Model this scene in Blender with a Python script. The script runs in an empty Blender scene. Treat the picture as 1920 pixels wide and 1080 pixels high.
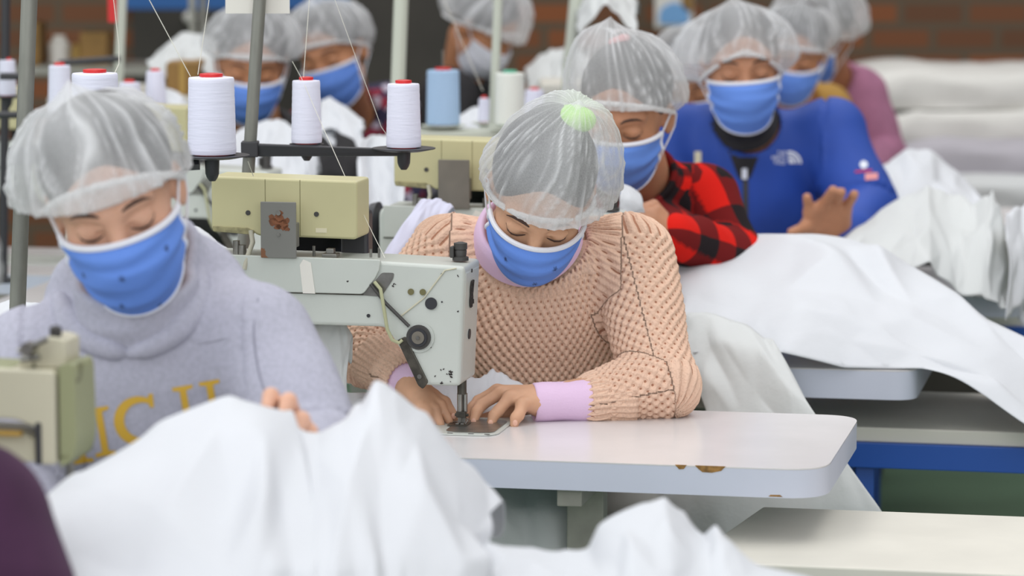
import bpy, bmesh, math, random
import numpy as np
from mathutils import Vector, Matrix
from mathutils.bvhtree import BVHTree

# ------------------------------------------------------------------ camera, light, exposure
SC = bpy.context.scene
COL = SC.collection
FPX = 6400.0
PITCH = math.atan(786 / FPX)
CAMZ = 1.68
cd = bpy.data.cameras.new('camera')
cd.sensor_width = 36.0
cd.lens = FPX * 36 / 1920
cd.clip_start = 0.1
cd.clip_end = 100
cd.dof.use_dof = True
cd.dof.focus_distance = 5.62
cd.dof.aperture_fstop = 3.8
cam = bpy.data.objects.new('camera', cd)
cam.location = (0, 0, CAMZ)
cam.rotation_euler = (math.pi / 2 - PITCH, 0, 0)
COL.objects.link(cam)
SC.camera = cam
SC.view_settings.view_transform = 'Standard'
SC.view_settings.look = 'None'
SC.view_settings.gamma = 1.0
SC.view_settings.exposure = 0.0
W = bpy.data.worlds.new('world')
W.use_nodes = True
W.node_tree.nodes['Background'].inputs[0].default_value = (0.93, 0.96, 1.0, 1)
W.node_tree.nodes['Background'].inputs[1].default_value = 0.80
SC.world = W

def area(name, loc, target, sx, sy, power, color=(1, 1, 1)):
    l = bpy.data.lights.new(name, 'AREA')
    l.shape = 'RECTANGLE'
    l.size = sx
    l.size_y = sy
    l.energy = power
    l.color = color
    o = bpy.data.objects.new(name, l)
    o.location = loc
    o.rotation_euler = (Vector(target) - Vector(loc)).to_track_quat('-Z', 'Y').to_euler()
    COL.objects.link(o)

area('ceiling_lamp', (-1.2, 4.6, 4.2), (-1.2, 4.6, 0), 1.2, 5.0, 58, (1, .99, .97))
area('ceiling_lamp', (1.9, 6.6, 4.2), (1.9, 6.6, 0), 1.2, 5.0, 58, (1, .99, .97))
area('ceiling_lamp', (0.0, 10.5, 4.2), (0, 10.5, 0), 5.0, 1.2, 52, (1, .99, .97))
area('front_fill', (0.6, -2.5, 2.9), (0.2, 6.0, .9), 6.0, 2.2, 150, (.97, .98, 1))  # unseen fill light added behind the camera to brighten surfaces facing it
area('daylight', (-5.5, 3.0, 3.2), (0.3, 6.4, .8), 4.0, 2.4, 85, (.93, .96, 1))

# ------------------------------------------------------------------ geometry helpers
def P(px, py, Y):
    u = (px - 960) / FPX
    v = (540 - py) / FPX
    d = np.array([u, math.cos(PITCH) + v * math.sin(PITCH), -math.sin(PITCH) + v * math.cos(PITCH)])
    return d * (Y / d[1]) + np.array([0, 0, CAMZ])

def PZ(px, py, z):
    u = (px - 960) / FPX
    v = (540 - py) / FPX
    d = np.array([u, math.cos(PITCH) + v * math.sin(PITCH), -math.sin(PITCH) + v * math.cos(PITCH)])
    return d * ((z - CAMZ) / d[2]) + np.array([0, 0, CAMZ])

def lin(c):
    return tuple(((x / 255) / 12.92 if x / 255 <= .04045 else ((x / 255 + .055) / 1.055) ** 2.4) for x in c) + (1,)

ORG = {}

def empty(name, loc, label=None, cat=None, group=None, parent=None):
    o = bpy.data.objects.new(name, None)
    o.empty_display_size = .05
    COL.objects.link(o)
    loc = np.array(loc, float)
    if parent is not None:
        o.parent = parent
        o.location = Vector(loc - ORG[parent])
    else:
        o.location = Vector(loc)
    ORG[o] = loc
    tag(o, label, cat, group)
    return o

def tag(o, label=None, cat=None, group=None, kind=None):
    if label: o['label'] = label
    if cat: o['category'] = cat
    if group: o['group'] = group
    if kind: o['kind'] = kind
    return o

def mk(name, V, Fc, mat, parent=None, smooth=False, bevel=0, attrs=None, mods=None, label=None, cat=None, group=None, kind=None, seg=2):
    V = np.asarray(V, dtype=np.float64).reshape(-1, 3)
    if parent is not None:
        org = ORG[parent]
    else:
        lo, hi = V.min(0), V.max(0)
        org = np.array([(lo[0] + hi[0]) / 2, (lo[1] + hi[1]) / 2, lo[2]])
    me = bpy.data.meshes.new(name)
    V2 = V - org
    if isinstance(Fc, np.ndarray):
        n, k = Fc.shape
        me.vertices.add(len(V2))
        me.vertices.foreach_set('co', V2.astype(np.float32).ravel())
        me.loops.add(n * k)
        me.loops.foreach_set('vertex_index', Fc.astype(np.int32).ravel())
        me.polygons.add(n)
        me.polygons.foreach_set('loop_start', np.arange(0, n * k, k, dtype=np.int32))
        me.update(calc_edges=True)
    else:
        me.from_pydata([tuple(v) for v in V2], [], Fc)
        me.update()
    me.validate()
    if smooth:
        me.polygons.foreach_set('use_smooth', np.ones(len(me.polygons), dtype=bool))
    for k, a in (attrs or {}).items():
        a = np.asarray(a, dtype=np.float32)
        if a.ndim == 1:
            at = me.attributes.new(k, 'FLOAT', 'POINT'); at.data.foreach_set('value', a)
        elif a.shape[1] == 3:
            at = me.attributes.new(k, 'FLOAT_VECTOR', 'POINT'); at.data.foreach_set('vector', a.ravel())
    me.materials.append(mat)
    o = bpy.data.objects.new(name, me)
    COL.objects.link(o)
    if parent is not None:
        o.parent = parent
    else:
        o.location = Vector(org)
    ORG[o] = org
    if bevel:
        b = o.modifiers.new('bevel', 'BEVEL'); b.width = bevel; b.segments = seg; b.limit_method = 'ANGLE'; b.harden_normals = False
    tag(o, label, cat, group, kind)
    return o

class MB:
    def __init__(s): s.V = []; s.F = []
    def add(s, V, F):
        n = len(s.V)
        s.V += [np.asarray(v, float) for v in V]
        s.F += [tuple(i + n for i in f) for f in F]
        return s
    def box(s, lo, hi, M=None, taper=None):
        x0, y0, z0 = lo; x1, y1, z1 = hi
        V = [(x0, y0, z0), (x1, y0, z0), (x1, y1, z0), (x0, y1, z0), (x0, y0, z1), (x1, y0, z1), (x1, y1, z1), (x0, y1, z1)]
        if M is not None: V = [M(v) for v in V]
        return s.add(V, [(0, 3, 2, 1), (4, 5, 6, 7), (0, 1, 5, 4), (1, 2, 6, 5), (2, 3, 7, 6), (3, 0, 4, 7)])
    def tube(s, pts, r, n=12, M=None, caps=True):
        pts = [np.array(p, float) for p in pts]
        if M is not None: pts = [np.array(M(p), float) for p in pts]
        rs = r if isinstance(r, (list, tuple)) else [r] * len(pts)
        rings = []; prev = None
        for i, p in enumerate(pts):
            t = pts[min(i + 1, len(pts) - 1)] - pts[max(i - 1, 0)]
            t = t / (np.linalg.norm(t) + 1e-12)
            if prev is None:
                a = np.array([0, 0, 1.]) if abs(t[2]) < .9 else np.array([1., 0, 0])
            else: a = prev
            a = a - t * a.dot(t); a /= np.linalg.norm(a) + 1e-12; prev = a
            b = np.cross(t, a)
            rings.append([p + rs[i] * (math.cos(2 * math.pi * k / n) * a + math.sin(2 * math.pi * k / n) * b) for k in range(n)])
        V = [v for R_ in rings for v in R_]
        F = []
        for i in range(len(pts) - 1):
            for k in range(n):
                k2 = (k + 1) % n
                F.append((i * n + k, i * n + k2, (i + 1) * n + k2, (i + 1) * n + k))
        if caps:
            F.append(tuple(range(n))[::-1]); F.append(tuple((len(pts) - 1) * n + k for k in range(n)))
        return s.add(V, F)
    def lathe(s, prof, c=(0, 0, 0), n=32, M=None):
        V = []; F = []
        for r, z in prof:
            for k in range(n):
                a = 2 * math.pi * k / n
                V.append((c[0] + r * math.cos(a), c[1] + r * math.sin(a), c[2] + z))
        if M is not None: V = [M(v) for v in V]
        for i in range(len(prof) - 1):
            for k in range(n):
                k2 = (k + 1) % n
                F.append((i * n + k, i * n + k2, (i + 1) * n + k2, (i + 1) * n + k))
        F.append(tuple(range(n))[::-1]); F.append(tuple((len(prof) - 1) * n + k for k in range(n)))
        return s.add(V, F)
    def prism(s, poly, y0, y1, M=None, plane='xz'):
        n = len(poly)
        if plane == 'xz': V = [(x, y0, z) for x, z in poly] + [(x, y1, z) for x, z in poly]
        else: V = [(x, z, y0) for x, z in poly] + [(x, z, y1) for x, z in poly]
        if M is not None: V = [M(v) for v in V]
        F = [tuple(range(n)), tuple(range(2 * n - 1, n - 1, -1))]
        for i in range(n):
            j = (i + 1) % n
            F.append((i, i + n, j + n, j))
        return s.add(V, F)
    def cyl(s, a, b, r, n=20, M=None): return s.tube([a, b], r, n, M)
    def build(s, name, mat, parent=None, **kw):
        o = mk(name, np.array(s.V), s.F, mat, parent, **kw)
        me = o.data
        bm = bmesh.new(); bm.from_mesh(me)
        bmesh.ops.recalc_face_normals(bm, faces=bm.faces)
        bm.to_mesh(me); bm.free()
        if kw.get('smooth'):
            try:
                me.set_sharp_from_angle(angle=math.radians(40))
            except Exception: pass
        return o

def frame(org, ang):
    c, s = math.cos(ang), math.sin(ang)
    org = np.array(org, float)
    def M(v):
        return np.array([org[0] + c * v[0] - s * v[1], org[1] + s * v[0] + c * v[1], org[2] + v[2]])
    return M

def round_poly(pts, r, n=6):
    out = []
    N = len(pts)
    for i in range(N):
        rr = r[i] if isinstance(r, (list, tuple)) else r
        p = np.array(pts[i], float); a = np.array(pts[i - 1], float) - p; b = np.array(pts[(i + 1) % N], float) - p
        if rr <= 0: out.append(tuple(p)); continue
        la, lb = np.linalg.norm(a), np.linalg.norm(b)
        d = min(rr, la * .48, lb * .48)
        p0 = p + a / la * d; p1 = p + b / lb * d
        for k in range(n + 1):
            t = k / n
            out.append(tuple((1 - t) ** 2 * p0 + 2 * t * (1 - t) * p + t * t * p1))
    return out

# ------------------------------------------------------------------ numpy noise
def _hash(ix, iy, iz, seed):
    n = (ix.astype(np.int64) * 374761393 + iy.astype(np.int64) * 668265263 + iz.astype(np.int64) * 2147483647 + seed * 1274126177) & 0xffffffff
    n = ((n ^ (n >> 13)) * 1274126177) & 0xffffffff
    n = n ^ (n >> 16)
    return (n & 0xffff) / 65535.0 * 2 - 1

def noise3(p, seed=0):
    p = np.asarray(p, float)
    i = np.floor(p).astype(np.int64); f = p - i
    f = f * f * (3 - 2 * f)
    r = 0
    for dx in (0, 1):
        for dy in (0, 1):
            for dz in (0, 1):
                w = (f[:, 0] if dx else 1 - f[:, 0]) * (f[:, 1] if dy else 1 - f[:, 1]) * (f[:, 2] if dz else 1 - f[:, 2])
                r = r + w * _hash(i[:, 0] + dx, i[:, 1] + dy, i[:, 2] + dz, seed)
    return r

# ------------------------------------------------------------------ signed distance sculpting -> one continuous mesh
class SDF:
    def __init__(s, lo, hi, h):
        s.lo = np.array(lo, float); s.h = h
        s.n = np.ceil((np.array(hi, float) - s.lo) / h).astype(int) + 1
        s.f = np.full(s.n, .05, dtype=np.float32)
    def _slice(s, lo, hi, m):
        a = np.clip(np.floor((np.array(lo) - m - s.lo) / s.h).astype(int), 0, s.n)
        b = np.clip(np.ceil((np.array(hi) + m - s.lo) / s.h).astype(int) + 1, 0, s.n)
        if np.any(b <= a): return None, None
        g = np.meshgrid(*[s.lo[i] + s.h * np.arange(a[i], b[i]) for i in range(3)], indexing='ij')
        return (slice(a[0], b[0]), slice(a[1], b[1]), slice(a[2], b[2])), g
    def _merge(s, sl, d, k, sub=False):
        f = s.f[sl]
        if sub: d = -d
        if k <= 0:
            s.f[sl] = np.maximum(f, d) if sub else np.minimum(f, d); return
        hh = np.maximum(k - np.abs(f - d), 0) / k
        q = hh * hh * k * .25
        s.f[sl] = (np.maximum(f, d) + q) if sub else (np.minimum(f, d) - q)
    def cap(s, a, b, ra, rb=None, k=.012, sub=False):
        rb = ra if rb is None else rb
        a = np.array(a, float); b = np.array(b, float); r = max(ra, rb)
        sl, g = s._slice(np.minimum(a, b) - r, np.maximum(a, b) + r, k + 3 * s.h)
        if sl is None: return s
        ab = b - a; L = ab.dot(ab) + 1e-12
        t = np.clip(((g[0] - a[0]) * ab[0] + (g[1] - a[1]) * ab[1] + (g[2] - a[2]) * ab[2]) / L, 0, 1)
        d = np.sqrt((g[0] - a[0] - t * ab[0]) ** 2 + (g[1] - a[1] - t * ab[1]) ** 2 + (g[2] - a[2] - t * ab[2]) ** 2) - (ra + (rb - ra) * t)
        s._merge(sl, d, k, sub); return s
    def chain(s, pts, rs, k=.008):
        for i in range(len(pts) - 1): s.cap(pts[i], pts[i + 1], rs[i], rs[i + 1], k)
        return s
    def ell(s, c, r, R=None, k=.012, sub=False):
        c = np.array(c, float); r = np.array(r, float); R = np.eye(3) if R is None else R
        ext = np.sqrt(((R * r) ** 2).sum(1))
        sl, g = s._slice(c - ext, c + ext, k + 3 * s.h)
        if sl is None: return s
        q = [g[i] - c[i] for i in range(3)]
        l = [(R[0, i] * q[0] + R[1, i] * q[1] + R[2, i] * q[2]) for i in range(3)]
        k0 = np.sqrt(sum((l[i] / r[i]) ** 2 for i in range(3)))
        k1 = np.sqrt(sum((l[i] / r[i] ** 2) ** 2 for i in range(3)))
        d = k0 * (k0 - 1) / np.maximum(k1, 1e-6)
        s._merge(sl, d, k, sub); return s
    def mesh(s):
        v = s.f; ins = v < 0
        c = np.zeros(tuple(np.array(v.shape) - 1), np.int8)
        for dx in (0, 1):
            for dy in (0, 1):
                for dz in (0, 1):
                    c += ins[dx:v.shape[0] - 1 + dx, dy:v.shape[1] - 1 + dy, dz:v.shape[2] - 1 + dz]
        ids = np.argwhere((c > 0) & (c < 8))
        idx = np.full(c.shape, -1, np.int32); idx[ids[:, 0], ids[:, 1], ids[:, 2]] = np.arange(len(ids))
        i, j, k = ids.T
        corners = [(a, b, d) for a in (0, 1) for b in (0, 1) for d in (0, 1)]
        cv = {q: v[i + q[0], j + q[1], k + q[2]].astype(float) for q in corners}
        acc = np.zeros((len(ids), 3)); cnt = np.zeros(len(ids))
        for q in corners:
            for ax in range(3):
                if q[ax] == 0:
                    q2 = list(q); q2[ax] = 1; q2 = tuple(q2)
                    va, vb = cv[q], cv[q2]
                    m = (va < 0) != (vb < 0)
                    t = np.where(m, va / np.where(m, va - vb, 1), 0)
                    pos = np.tile(np.array(q, float), (len(ids), 1)); pos[:, ax] += t
                    acc += pos * m[:, None]; cnt += m
        V = s.lo + s.h * (ids + acc / cnt[:, None])
        Fs = []
        for ax in range(3):
            o1, o2 = (ax + 1) % 3, (ax + 2) % 3
            sl0 = [slice(None)] * 3; sl1 = [slice(None)] * 3
            sl0[ax] = slice(0, -1); sl1[ax] = slice(1, None)
            A = ins[tuple(sl0)]; B = ins[tuple(sl1)]
            e = np.argwhere(A != B)
            e = e[(e[:, o1] > 0) & (e[:, o2] > 0) & (e[:, o1] < v.shape[o1] - 1) & (e[:, o2] < v.shape[o2] - 1)]
            fl = A[e[:, 0], e[:, 1], e[:, 2]]
            def cell(d1, d2):
                q = e.copy(); q[:, o1] -= d1; q[:, o2] -= d2
                return idx[q[:, 0], q[:, 1], q[:, 2]]
            f = np.stack([cell(1, 1), cell(0, 1), cell(0, 0), cell(1, 0)], 1)
            f[~fl] = f[~fl][:, ::-1]
            Fs.append(f)
        return V, np.concatenate(Fs)

def vnormals(V, F):
    n = np.zeros_like(V)
    a, b, c, d = V[F[:, 0]], V[F[:, 1]], V[F[:, 2]], V[F[:, 3]]
    fn = np.cross(c - a, d - b)
    for k in range(4): np.add.at(n, F[:, k], fn)
    return n / (np.linalg.norm(n, axis=1)[:, None] + 1e-12)

def vsmooth(V, F, it=1):
    for _ in range(it):
        acc = np.zeros_like(V); cnt = np.zeros(len(V))
        for k in range(4):
            a, b = F[:, k], F[:, (k + 1) % 4]
            np.add.at(acc, a, V[b]); np.add.at(cnt, a, 1)
        V = V * .5 + .5 * acc / np.maximum(cnt, 1)[:, None]
    return V

# ------------------------------------------------------------------ materials
class NT:
    def __init__(s, m): s.t = m.node_tree; s.n = s.t.nodes; s.l = s.t.links
    def new(s, typ, **kw):
        n = s.n.new(typ)
        for k, v in kw.items(): setattr(n, k, v)
        return n

def mat(name, col, rough=.6, metal=0, noise=0, nscale=20, bump=0, bscale=60, spec=.5, col2=None, sss=0, trans=0, stretch=None, coat=0):
    m = bpy.data.materials.new(name); m.use_nodes = True
    T = NT(m); b = T.n['Principled BSDF']
    b.inputs['Base Color'].default_value = lin(col)
    b.inputs['Roughness'].default_value = rough
    b.inputs['Metallic'].default_value = metal
    b.inputs['Specular IOR Level'].default_value = spec
    if coat: b.inputs['Coat Weight'].default_value = coat; b.inputs['Coat Roughness'].default_value = .15
    if sss:
        b.inputs['Subsurface Weight'].default_value = sss; b.inputs['Subsurface Radius'].default_value = (.012, .005, .003)
        b.inputs['Subsurface Scale'].default_value = .6
    tc = T.new('ShaderNodeTexCoord')
    src = tc.outputs['Object']
    if stretch:
        mp = T.new('ShaderNodeMapping'); mp.inputs['Scale'].default_value = stretch
        T.l.new(src, mp.inputs[0]); src = mp.outputs[0]
    if noise:
        nz = T.new('ShaderNodeTexNoise'); nz.inputs['Scale'].default_value = nscale; nz.inputs['Detail'].default_value = 6
        T.l.new(src, nz.inputs['Vector'])
        mx = T.new('ShaderNodeMix', data_type='RGBA')
        c2 = col2 or tuple(max(0, c * (1 - noise)) for c in col)
        mx.inputs[6].default_value = lin(col); mx.inputs[7].default_value = lin(c2)
        rp = T.new('ShaderNodeValToRGB'); rp.color_ramp.elements[0].position = .35; rp.color_ramp.elements[1].position = .7
        T.l.new(nz.outputs[0], rp.inputs[0]); T.l.new(rp.outputs[0], mx.inputs[0]); T.l.new(mx.outputs[2], b.inputs['Base Color'])
    if bump:
        n2 = T.new('ShaderNodeTexNoise'); n2.inputs['Scale'].default_value = bscale; n2.inputs['Detail'].default_value = 5
        T.l.new(src, n2.inputs['Vector'])
        bp = T.new('ShaderNodeBump'); bp.inputs['Strength'].default_value = bump; bp.inputs['Distance'].default_value = .004
        T.l.new(n2.outputs[0], bp.inputs['Height']); T.l.new(bp.outputs[0], b.inputs['Normal'])
    if trans:
        tr = T.new('ShaderNodeBsdfTranslucent'); tr.inputs[0].default_value = lin(col)
        ms = T.new('ShaderNodeMixShader'); ms.inputs[0].default_value = trans
        T.l.new(b.outputs[0], ms.inputs[1]); T.l.new(tr.outputs[0], ms.inputs[2])
        T.l.new(ms.outputs[0], T.n['Material Output'].inputs[0])
    return m

def mat_chips(name, col, chip, scale, thr, rough=.4, extra=None):
    """painted metal with shaped chips of bare or dirty colour"""
    m = mat(name, col, rough)
    T = NT(m); b = T.n['Principled BSDF']
    tc = T.new('ShaderNodeTexCoord')
    nz = T.new('ShaderNodeTexNoise'); nz.inputs['Scale'].default_value = scale; nz.inputs['Detail'].default_value = 4
    T.l.new(tc.outputs['Object'], nz.inputs['Vector'])
    rp = T.new('ShaderNodeValToRGB'); rp.color_ramp.elements[0].position = thr; rp.color_ramp.elements[1].position = thr + .015
    T.l.new(nz.outputs[0], rp.inputs[0])
    n3 = T.new('ShaderNodeTexNoise'); n3.inputs['Scale'].default_value = 9; n3.inputs['Detail'].default_value = 5
    T.l.new(tc.outputs['Object'], n3.inputs['Vector'])
    m0 = T.new('ShaderNodeMix', data_type='RGBA'); m0.inputs[6].default_value = lin(col); m0.inputs[7].default_value = lin(extra or tuple(c * .93 for c in col))
    T.l.new(n3.outputs[0], m0.inputs[0])
    mx = T.new('ShaderNodeMix', data_type='RGBA'); mx.inputs[7].default_value = lin(chip)
    T.l.new(m0.outputs[2], mx.inputs[6]); T.l.new(rp.outputs[0], mx.inputs[0]); T.l.new(mx.outputs[2], b.inputs['Base Color'])
    return m

def mat_net():
    m = bpy.data.materials.new('thin_nonwoven_net'); m.use_nodes = True
    T = NT(m); T.n.remove(T.n['Principled BSDF'])
    tr = T.new('ShaderNodeBsdfTransparent'); df = T.new('ShaderNodeBsdfDiffuse'); tl = T.new('ShaderNodeBsdfTranslucent')
    df.inputs[0].default_value = (.86, .87, .88, 1); tl.inputs[0].default_value = (.86, .87, .88, 1)
    tc = T.new('ShaderNodeTexCoord')
    nz = T.new('ShaderNodeTexNoise'); nz.inputs['Scale'].default_value = 420; nz.inputs['Detail'].default_value = 3
    T.l.new(tc.outputs['Object'], nz.inputs['Vector'])
    at = T.new('ShaderNodeAttribute', attribute_name='fold')
    m1 = T.new('ShaderNodeMath', operation='MULTIPLY_ADD'); m1.inputs[1].default_value = .50; m1.inputs[2].default_value = .26
    T.l.new(at.outputs['Fac'], m1.inputs[0])
    m2 = T.new('ShaderNodeMath', operation='MULTIPLY_ADD'); m2.inputs[1].default_value = .30; m2.use_clamp = True
    T.l.new(nz.outputs[0], m2.inputs[0]); T.l.new(m1.outputs[0], m2.inputs[2])
    a = T.new('ShaderNodeMixShader'); a.inputs[0].default_value = .35
    T.l.new(df.outputs[0], a.inputs[1]); T.l.new(tl.outputs[0], a.inputs[2])
    mx = T.new('ShaderNodeMixShader')
    T.l.new(m2.outputs[0], mx.inputs[0]); T.l.new(tr.outputs[0], mx.inputs[1]); T.l.new(a.outputs[0], mx.inputs[2])
    T.l.new(mx.outputs[0], T.n['Material Output'].inputs[0])
    return m

def mat_print(name, base, ink, rough=.8, attr='ink'):
    m = mat(name, base, rough, bump=.25, bscale=900)
    T = NT(m); b = T.n['Principled BSDF']
    at = T.new('ShaderNodeAttribute', attribute_name=attr)
    mx = T.new('ShaderNodeMix', data_type='RGBA'); mx.inputs[6].default_value = lin(base); mx.inputs[7].default_value = lin(ink)
    T.l.new(at.outputs['Fac'], mx.inputs[0]); T.l.new(mx.outputs[2], b.inputs['Base Color'])
    return m

M = {}
M['white_cloth'] = mat('white_nonwoven_fabric', (226, 228, 232), .8, bump=.9, bscale=16, trans=.18)
M['wash_cloth'] = mat('pale_nonwoven_fabric', (218, 220, 219), .8, bump=.9, bscale=16, trans=.16)
M['lavender_cloth'] = mat('lavender_white_fabric', (222, 222, 240), .85, trans=.2)
M['net'] = mat_net()
M['elastic'] = mat('white_elastic', (232, 232, 232), .85, bump=.4, bscale=700)
M['mask'] = mat_print('blue_mask_cotton', (100, 142, 224), (52, 74, 124))
M['mask_trim'] = mat('white_bias_binding', (228, 230, 238), .85)
M['machine'] = mat_chips('pale_grey_enamel', (203, 207, 200), (60, 58, 55), 55, .76, .35)
M['machine_beige'] = mat_chips('beige_enamel', (205, 200, 176), (96, 92, 66), 40, .74, .4)
M['machine_olive'] = mat_chips('olive_faded_cover', (152, 155, 118), (110, 112, 80), 14, .62, .45)
M['box_beige'] = mat_chips('yellowed_plastic', (203, 196, 152), (120, 115, 90), 60, .76, .42)
M['steel'] = mat('brushed_steel', (150, 148, 142), .35, metal=.85, noise=.15, nscale=40)
M['dark_steel'] = mat('dark_steel', (92, 88, 80), .45, metal=.6, noise=.3, nscale=60)
M['bracket'] = mat_chips('grey_zinc_plate', (128, 127, 122), (126, 84, 56), 22, .60, .5)
M['bracket2'] = mat('dull_grey_plate', (118, 112, 102), .55, noise=.1)
M['pole'] = mat('galvanised_pole', (140, 140, 132), .5, metal=.3, noise=.2, nscale=25, stretch=(1, 1, .25))
M['pole_white'] = mat('cream_painted_pole', (196, 200, 186), .5)
M['black'] = mat('black_plastic', (50, 50, 54), .45)
M['rubber'] = mat('dark_rubber', (64, 62, 60), .55)
M['cone_white'] = mat('white_thread', (226, 226, 242), .75, bump=.18, bscale=60, stretch=(.5, .5, 5))
M['cone_blue'] = mat('light_blue_thread', (168, 196, 226), .75, bump=.18, bscale=60, stretch=(.5, .5, 5))
M['cone_cream'] = mat('off_white_thread', (224, 226, 218), .75, bump=.18, bscale=60, stretch=(.5, .5, 5))
M['red'] = mat('red_plastic', (206, 36, 36), .4)
M['green'] = mat('green_plastic', (80, 170, 140), .4)
M['thread'] = mat('thread_strand', (225, 222, 210), .8)
M['table'] = mat('white_laminate', (219, 216, 216), .22, noise=.03, nscale=7, spec=.5)
M['table_edge'] = mat_chips('worn_edge_band', (206, 210, 226), (150, 120, 78), 30, .775, .45, (198, 202, 216))
M['board'] = mat('cream_board', (222, 218, 206), .5, noise=.05, nscale=5)
M['blue_frame'] = mat('blue_painted_steel', (34, 84, 170), .4)
M['leg'] = mat('grey_green_steel', (160, 158, 148), .5, noise=.12)
M['floor'] = mat('green_painted_floor', (112, 142, 116), .35, noise=.12, nscale=2)
M['hair'] = mat('dark_hair', (38, 28, 26), .5, noise=.3, nscale=150, bump=.6, bscale=200, stretch=(1, 1, .15))
M['brow'] = mat('eyebrow_hair', (70, 48, 40), .7)
M['green_band'] = mat('lime_hair_tie', (176, 236, 96), .6)
M['gold'] = mat('gold_lettering', (214, 172, 58), .6)
M['skin1'] = mat('skin_fair', (218, 170, 144), .5, noise=.06, nscale=30, sss=.12, spec=.35)
M['skin2'] = mat('skin_tan', (214, 166, 134), .5, noise=.07, nscale=30, sss=.12, spec=.35)
M['skin3'] = mat('skin_brown', (190, 136, 104), .5, noise=.07, nscale=30, sss=.1, spec=.35)
M['skin_far'] = mat('skin_warm', (188, 130, 92), .55, noise=.05, nscale=30)
M['knit0'] = mat('pink_beige_wool', (224, 184, 160), .95, noise=.10, nscale=300, bump=.5, bscale=260, spec=.1)
M['lilac'] = mat('lilac_cotton', (226, 196, 224), .9, bump=.15, bscale=300, spec=.1)
M['sweat'] = mat('heather_grey_fleece', (184, 184, 198), .95, noise=.07, nscale=160, bump=.15, bscale=400, spec=.1)
M['jacket'] = mat('royal_blue_shell', (44, 78, 166), .6, noise=.08, nscale=9, spec=.3)
M['jacket_pale'] = mat('blue_shirt', (70, 112, 190), .7)
M['dark_cloth'] = mat('charcoal_cloth', (46, 44, 46), .9, noise=.2, nscale=20)
M['denim'] = mat('dark_trousers', (58, 60, 68), .9)
M['mustard'] = mat('mustard_fleece', (176, 136, 66), .95, noise=.08)
M['mauve'] = mat('mauve_knit', (168, 112, 140), .95, noise=.08)
M['purple'] = mat('deep_purple_fleece', (74, 40, 70), .95, noise=.15, nscale=12)
M['card'] = mat('cream_card', (226, 222, 214), .8)
M['cardboard'] = mat('brown_cardboard', (150, 116, 66), .85, noise=.1)
M['logo'] = mat('white_embroidery', (226, 230, 240), .8)
M['patch_red'] = mat('red_embroidery', (190, 50, 90), .8)
M['patch_pink'] = mat('salmon_patch', (222, 150, 150), .8)
M['blue_poster'] = mat('light_blue_print', (120, 170, 220), .7)
M['banner'] = mat('blue_banner', (44, 100, 165), .6)
M['dark_panel'] = mat('dark_brown_panel', (66, 62, 56), .8, noise=.2, nscale=3)
M['plastic_film'] = mat('clear_film', (226, 226, 226), .3)
M['grey_wrap'] = mat('grey_wrap', (176, 172, 178), .7, noise=.08, nscale=3)

def mat_brick():
    m = mat('rough_brick', (140, 82, 48), .9)
    T = NT(m); b = T.n['Principled BSDF']
    tc = T.new('ShaderNodeTexCoord'); sp = T.new('ShaderNodeSeparateXYZ'); cb = T.new('ShaderNodeCombineXYZ')
    T.l.new(tc.outputs['Object'], sp.inputs[0]); T.l.new(sp.outputs[0], cb.inputs[0]); T.l.new(sp.outputs[2], cb.inputs[1])
    br = T.new('ShaderNodeTexBrick'); br.inputs['Scale'].default_value = 1
    br.inputs['Color1'].default_value = lin((142, 84, 50)); br.inputs['Color2'].default_value = lin((104, 72, 52)); br.inputs['Mortar'].default_value = lin((98, 84, 68))
    br.inputs['Brick Width'].default_value = .25; br.inputs['Row Height'].default_value = .098; br.inputs['Mortar Size'].default_value = .016
    T.l.new(cb.outputs[0], br.inputs['Vector']); T.l.new(br.outputs['Color'], b.inputs['Base Color'])
    return m
M['brick'] = mat_brick()
M['stack_white'] = mat('off_white_fabric', (214, 212, 206), .9, noise=.05, nscale=4)

def mat_plaid():
    m = mat('red_black_buffalo_plaid', (200, 34, 28), .95, spec=.1)
    T = NT(m); b = T.n['Principled BSDF']
    at = T.new('ShaderNodeAttribute', attribute_name='cloth_uv'); sp = T.new('ShaderNodeSeparateXYZ')
    T.l.new(at.outputs['Vector'], sp.inputs[0])
    outs = []
    for i in (0, 1):
        f = T.new('ShaderNodeMath', operation='MULTIPLY'); f.inputs[1].default_value = 1 / .125; T.l.new(sp.outputs[i], f.inputs[0])
        g = T.new('ShaderNodeMath', operation='FRACT'); T.l.new(f.outputs[0], g.inputs[0])
        h = T.new('ShaderNodeMath', operation='GREATER_THAN'); h.inputs[1].default_value = .5; T.l.new(g.outputs[0], h.inputs[0])
        outs.append(h.outputs[0])
    s = T.new('ShaderNodeMath', operation='ADD'); T.l.new(outs[0], s.inputs[0]); T.l.new(outs[1], s.inputs[1])
    d = T.new('ShaderNodeMath', operation='MULTIPLY'); d.inputs[1].default_value = .5; T.l.new(s.outputs[0], d.inputs[0])
    rp = T.new('ShaderNodeValToRGB'); rp.color_ramp.interpolation = 'CONSTANT'
    rp.color_ramp.elements[0].color = lin((214, 36, 28)); rp.color_ramp.elements[1].color = lin((40, 34, 36)); rp.color_ramp.elements[1].position = .9
    e = rp.color_ramp.elements.new(.4); e.color = lin((112, 30, 30))
    T.l.new(d.outputs[0], rp.inputs[0]); T.l.new(rp.outputs[0], b.inputs['Base Color'])
    return m
M['plaid'] = mat_plaid()

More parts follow.
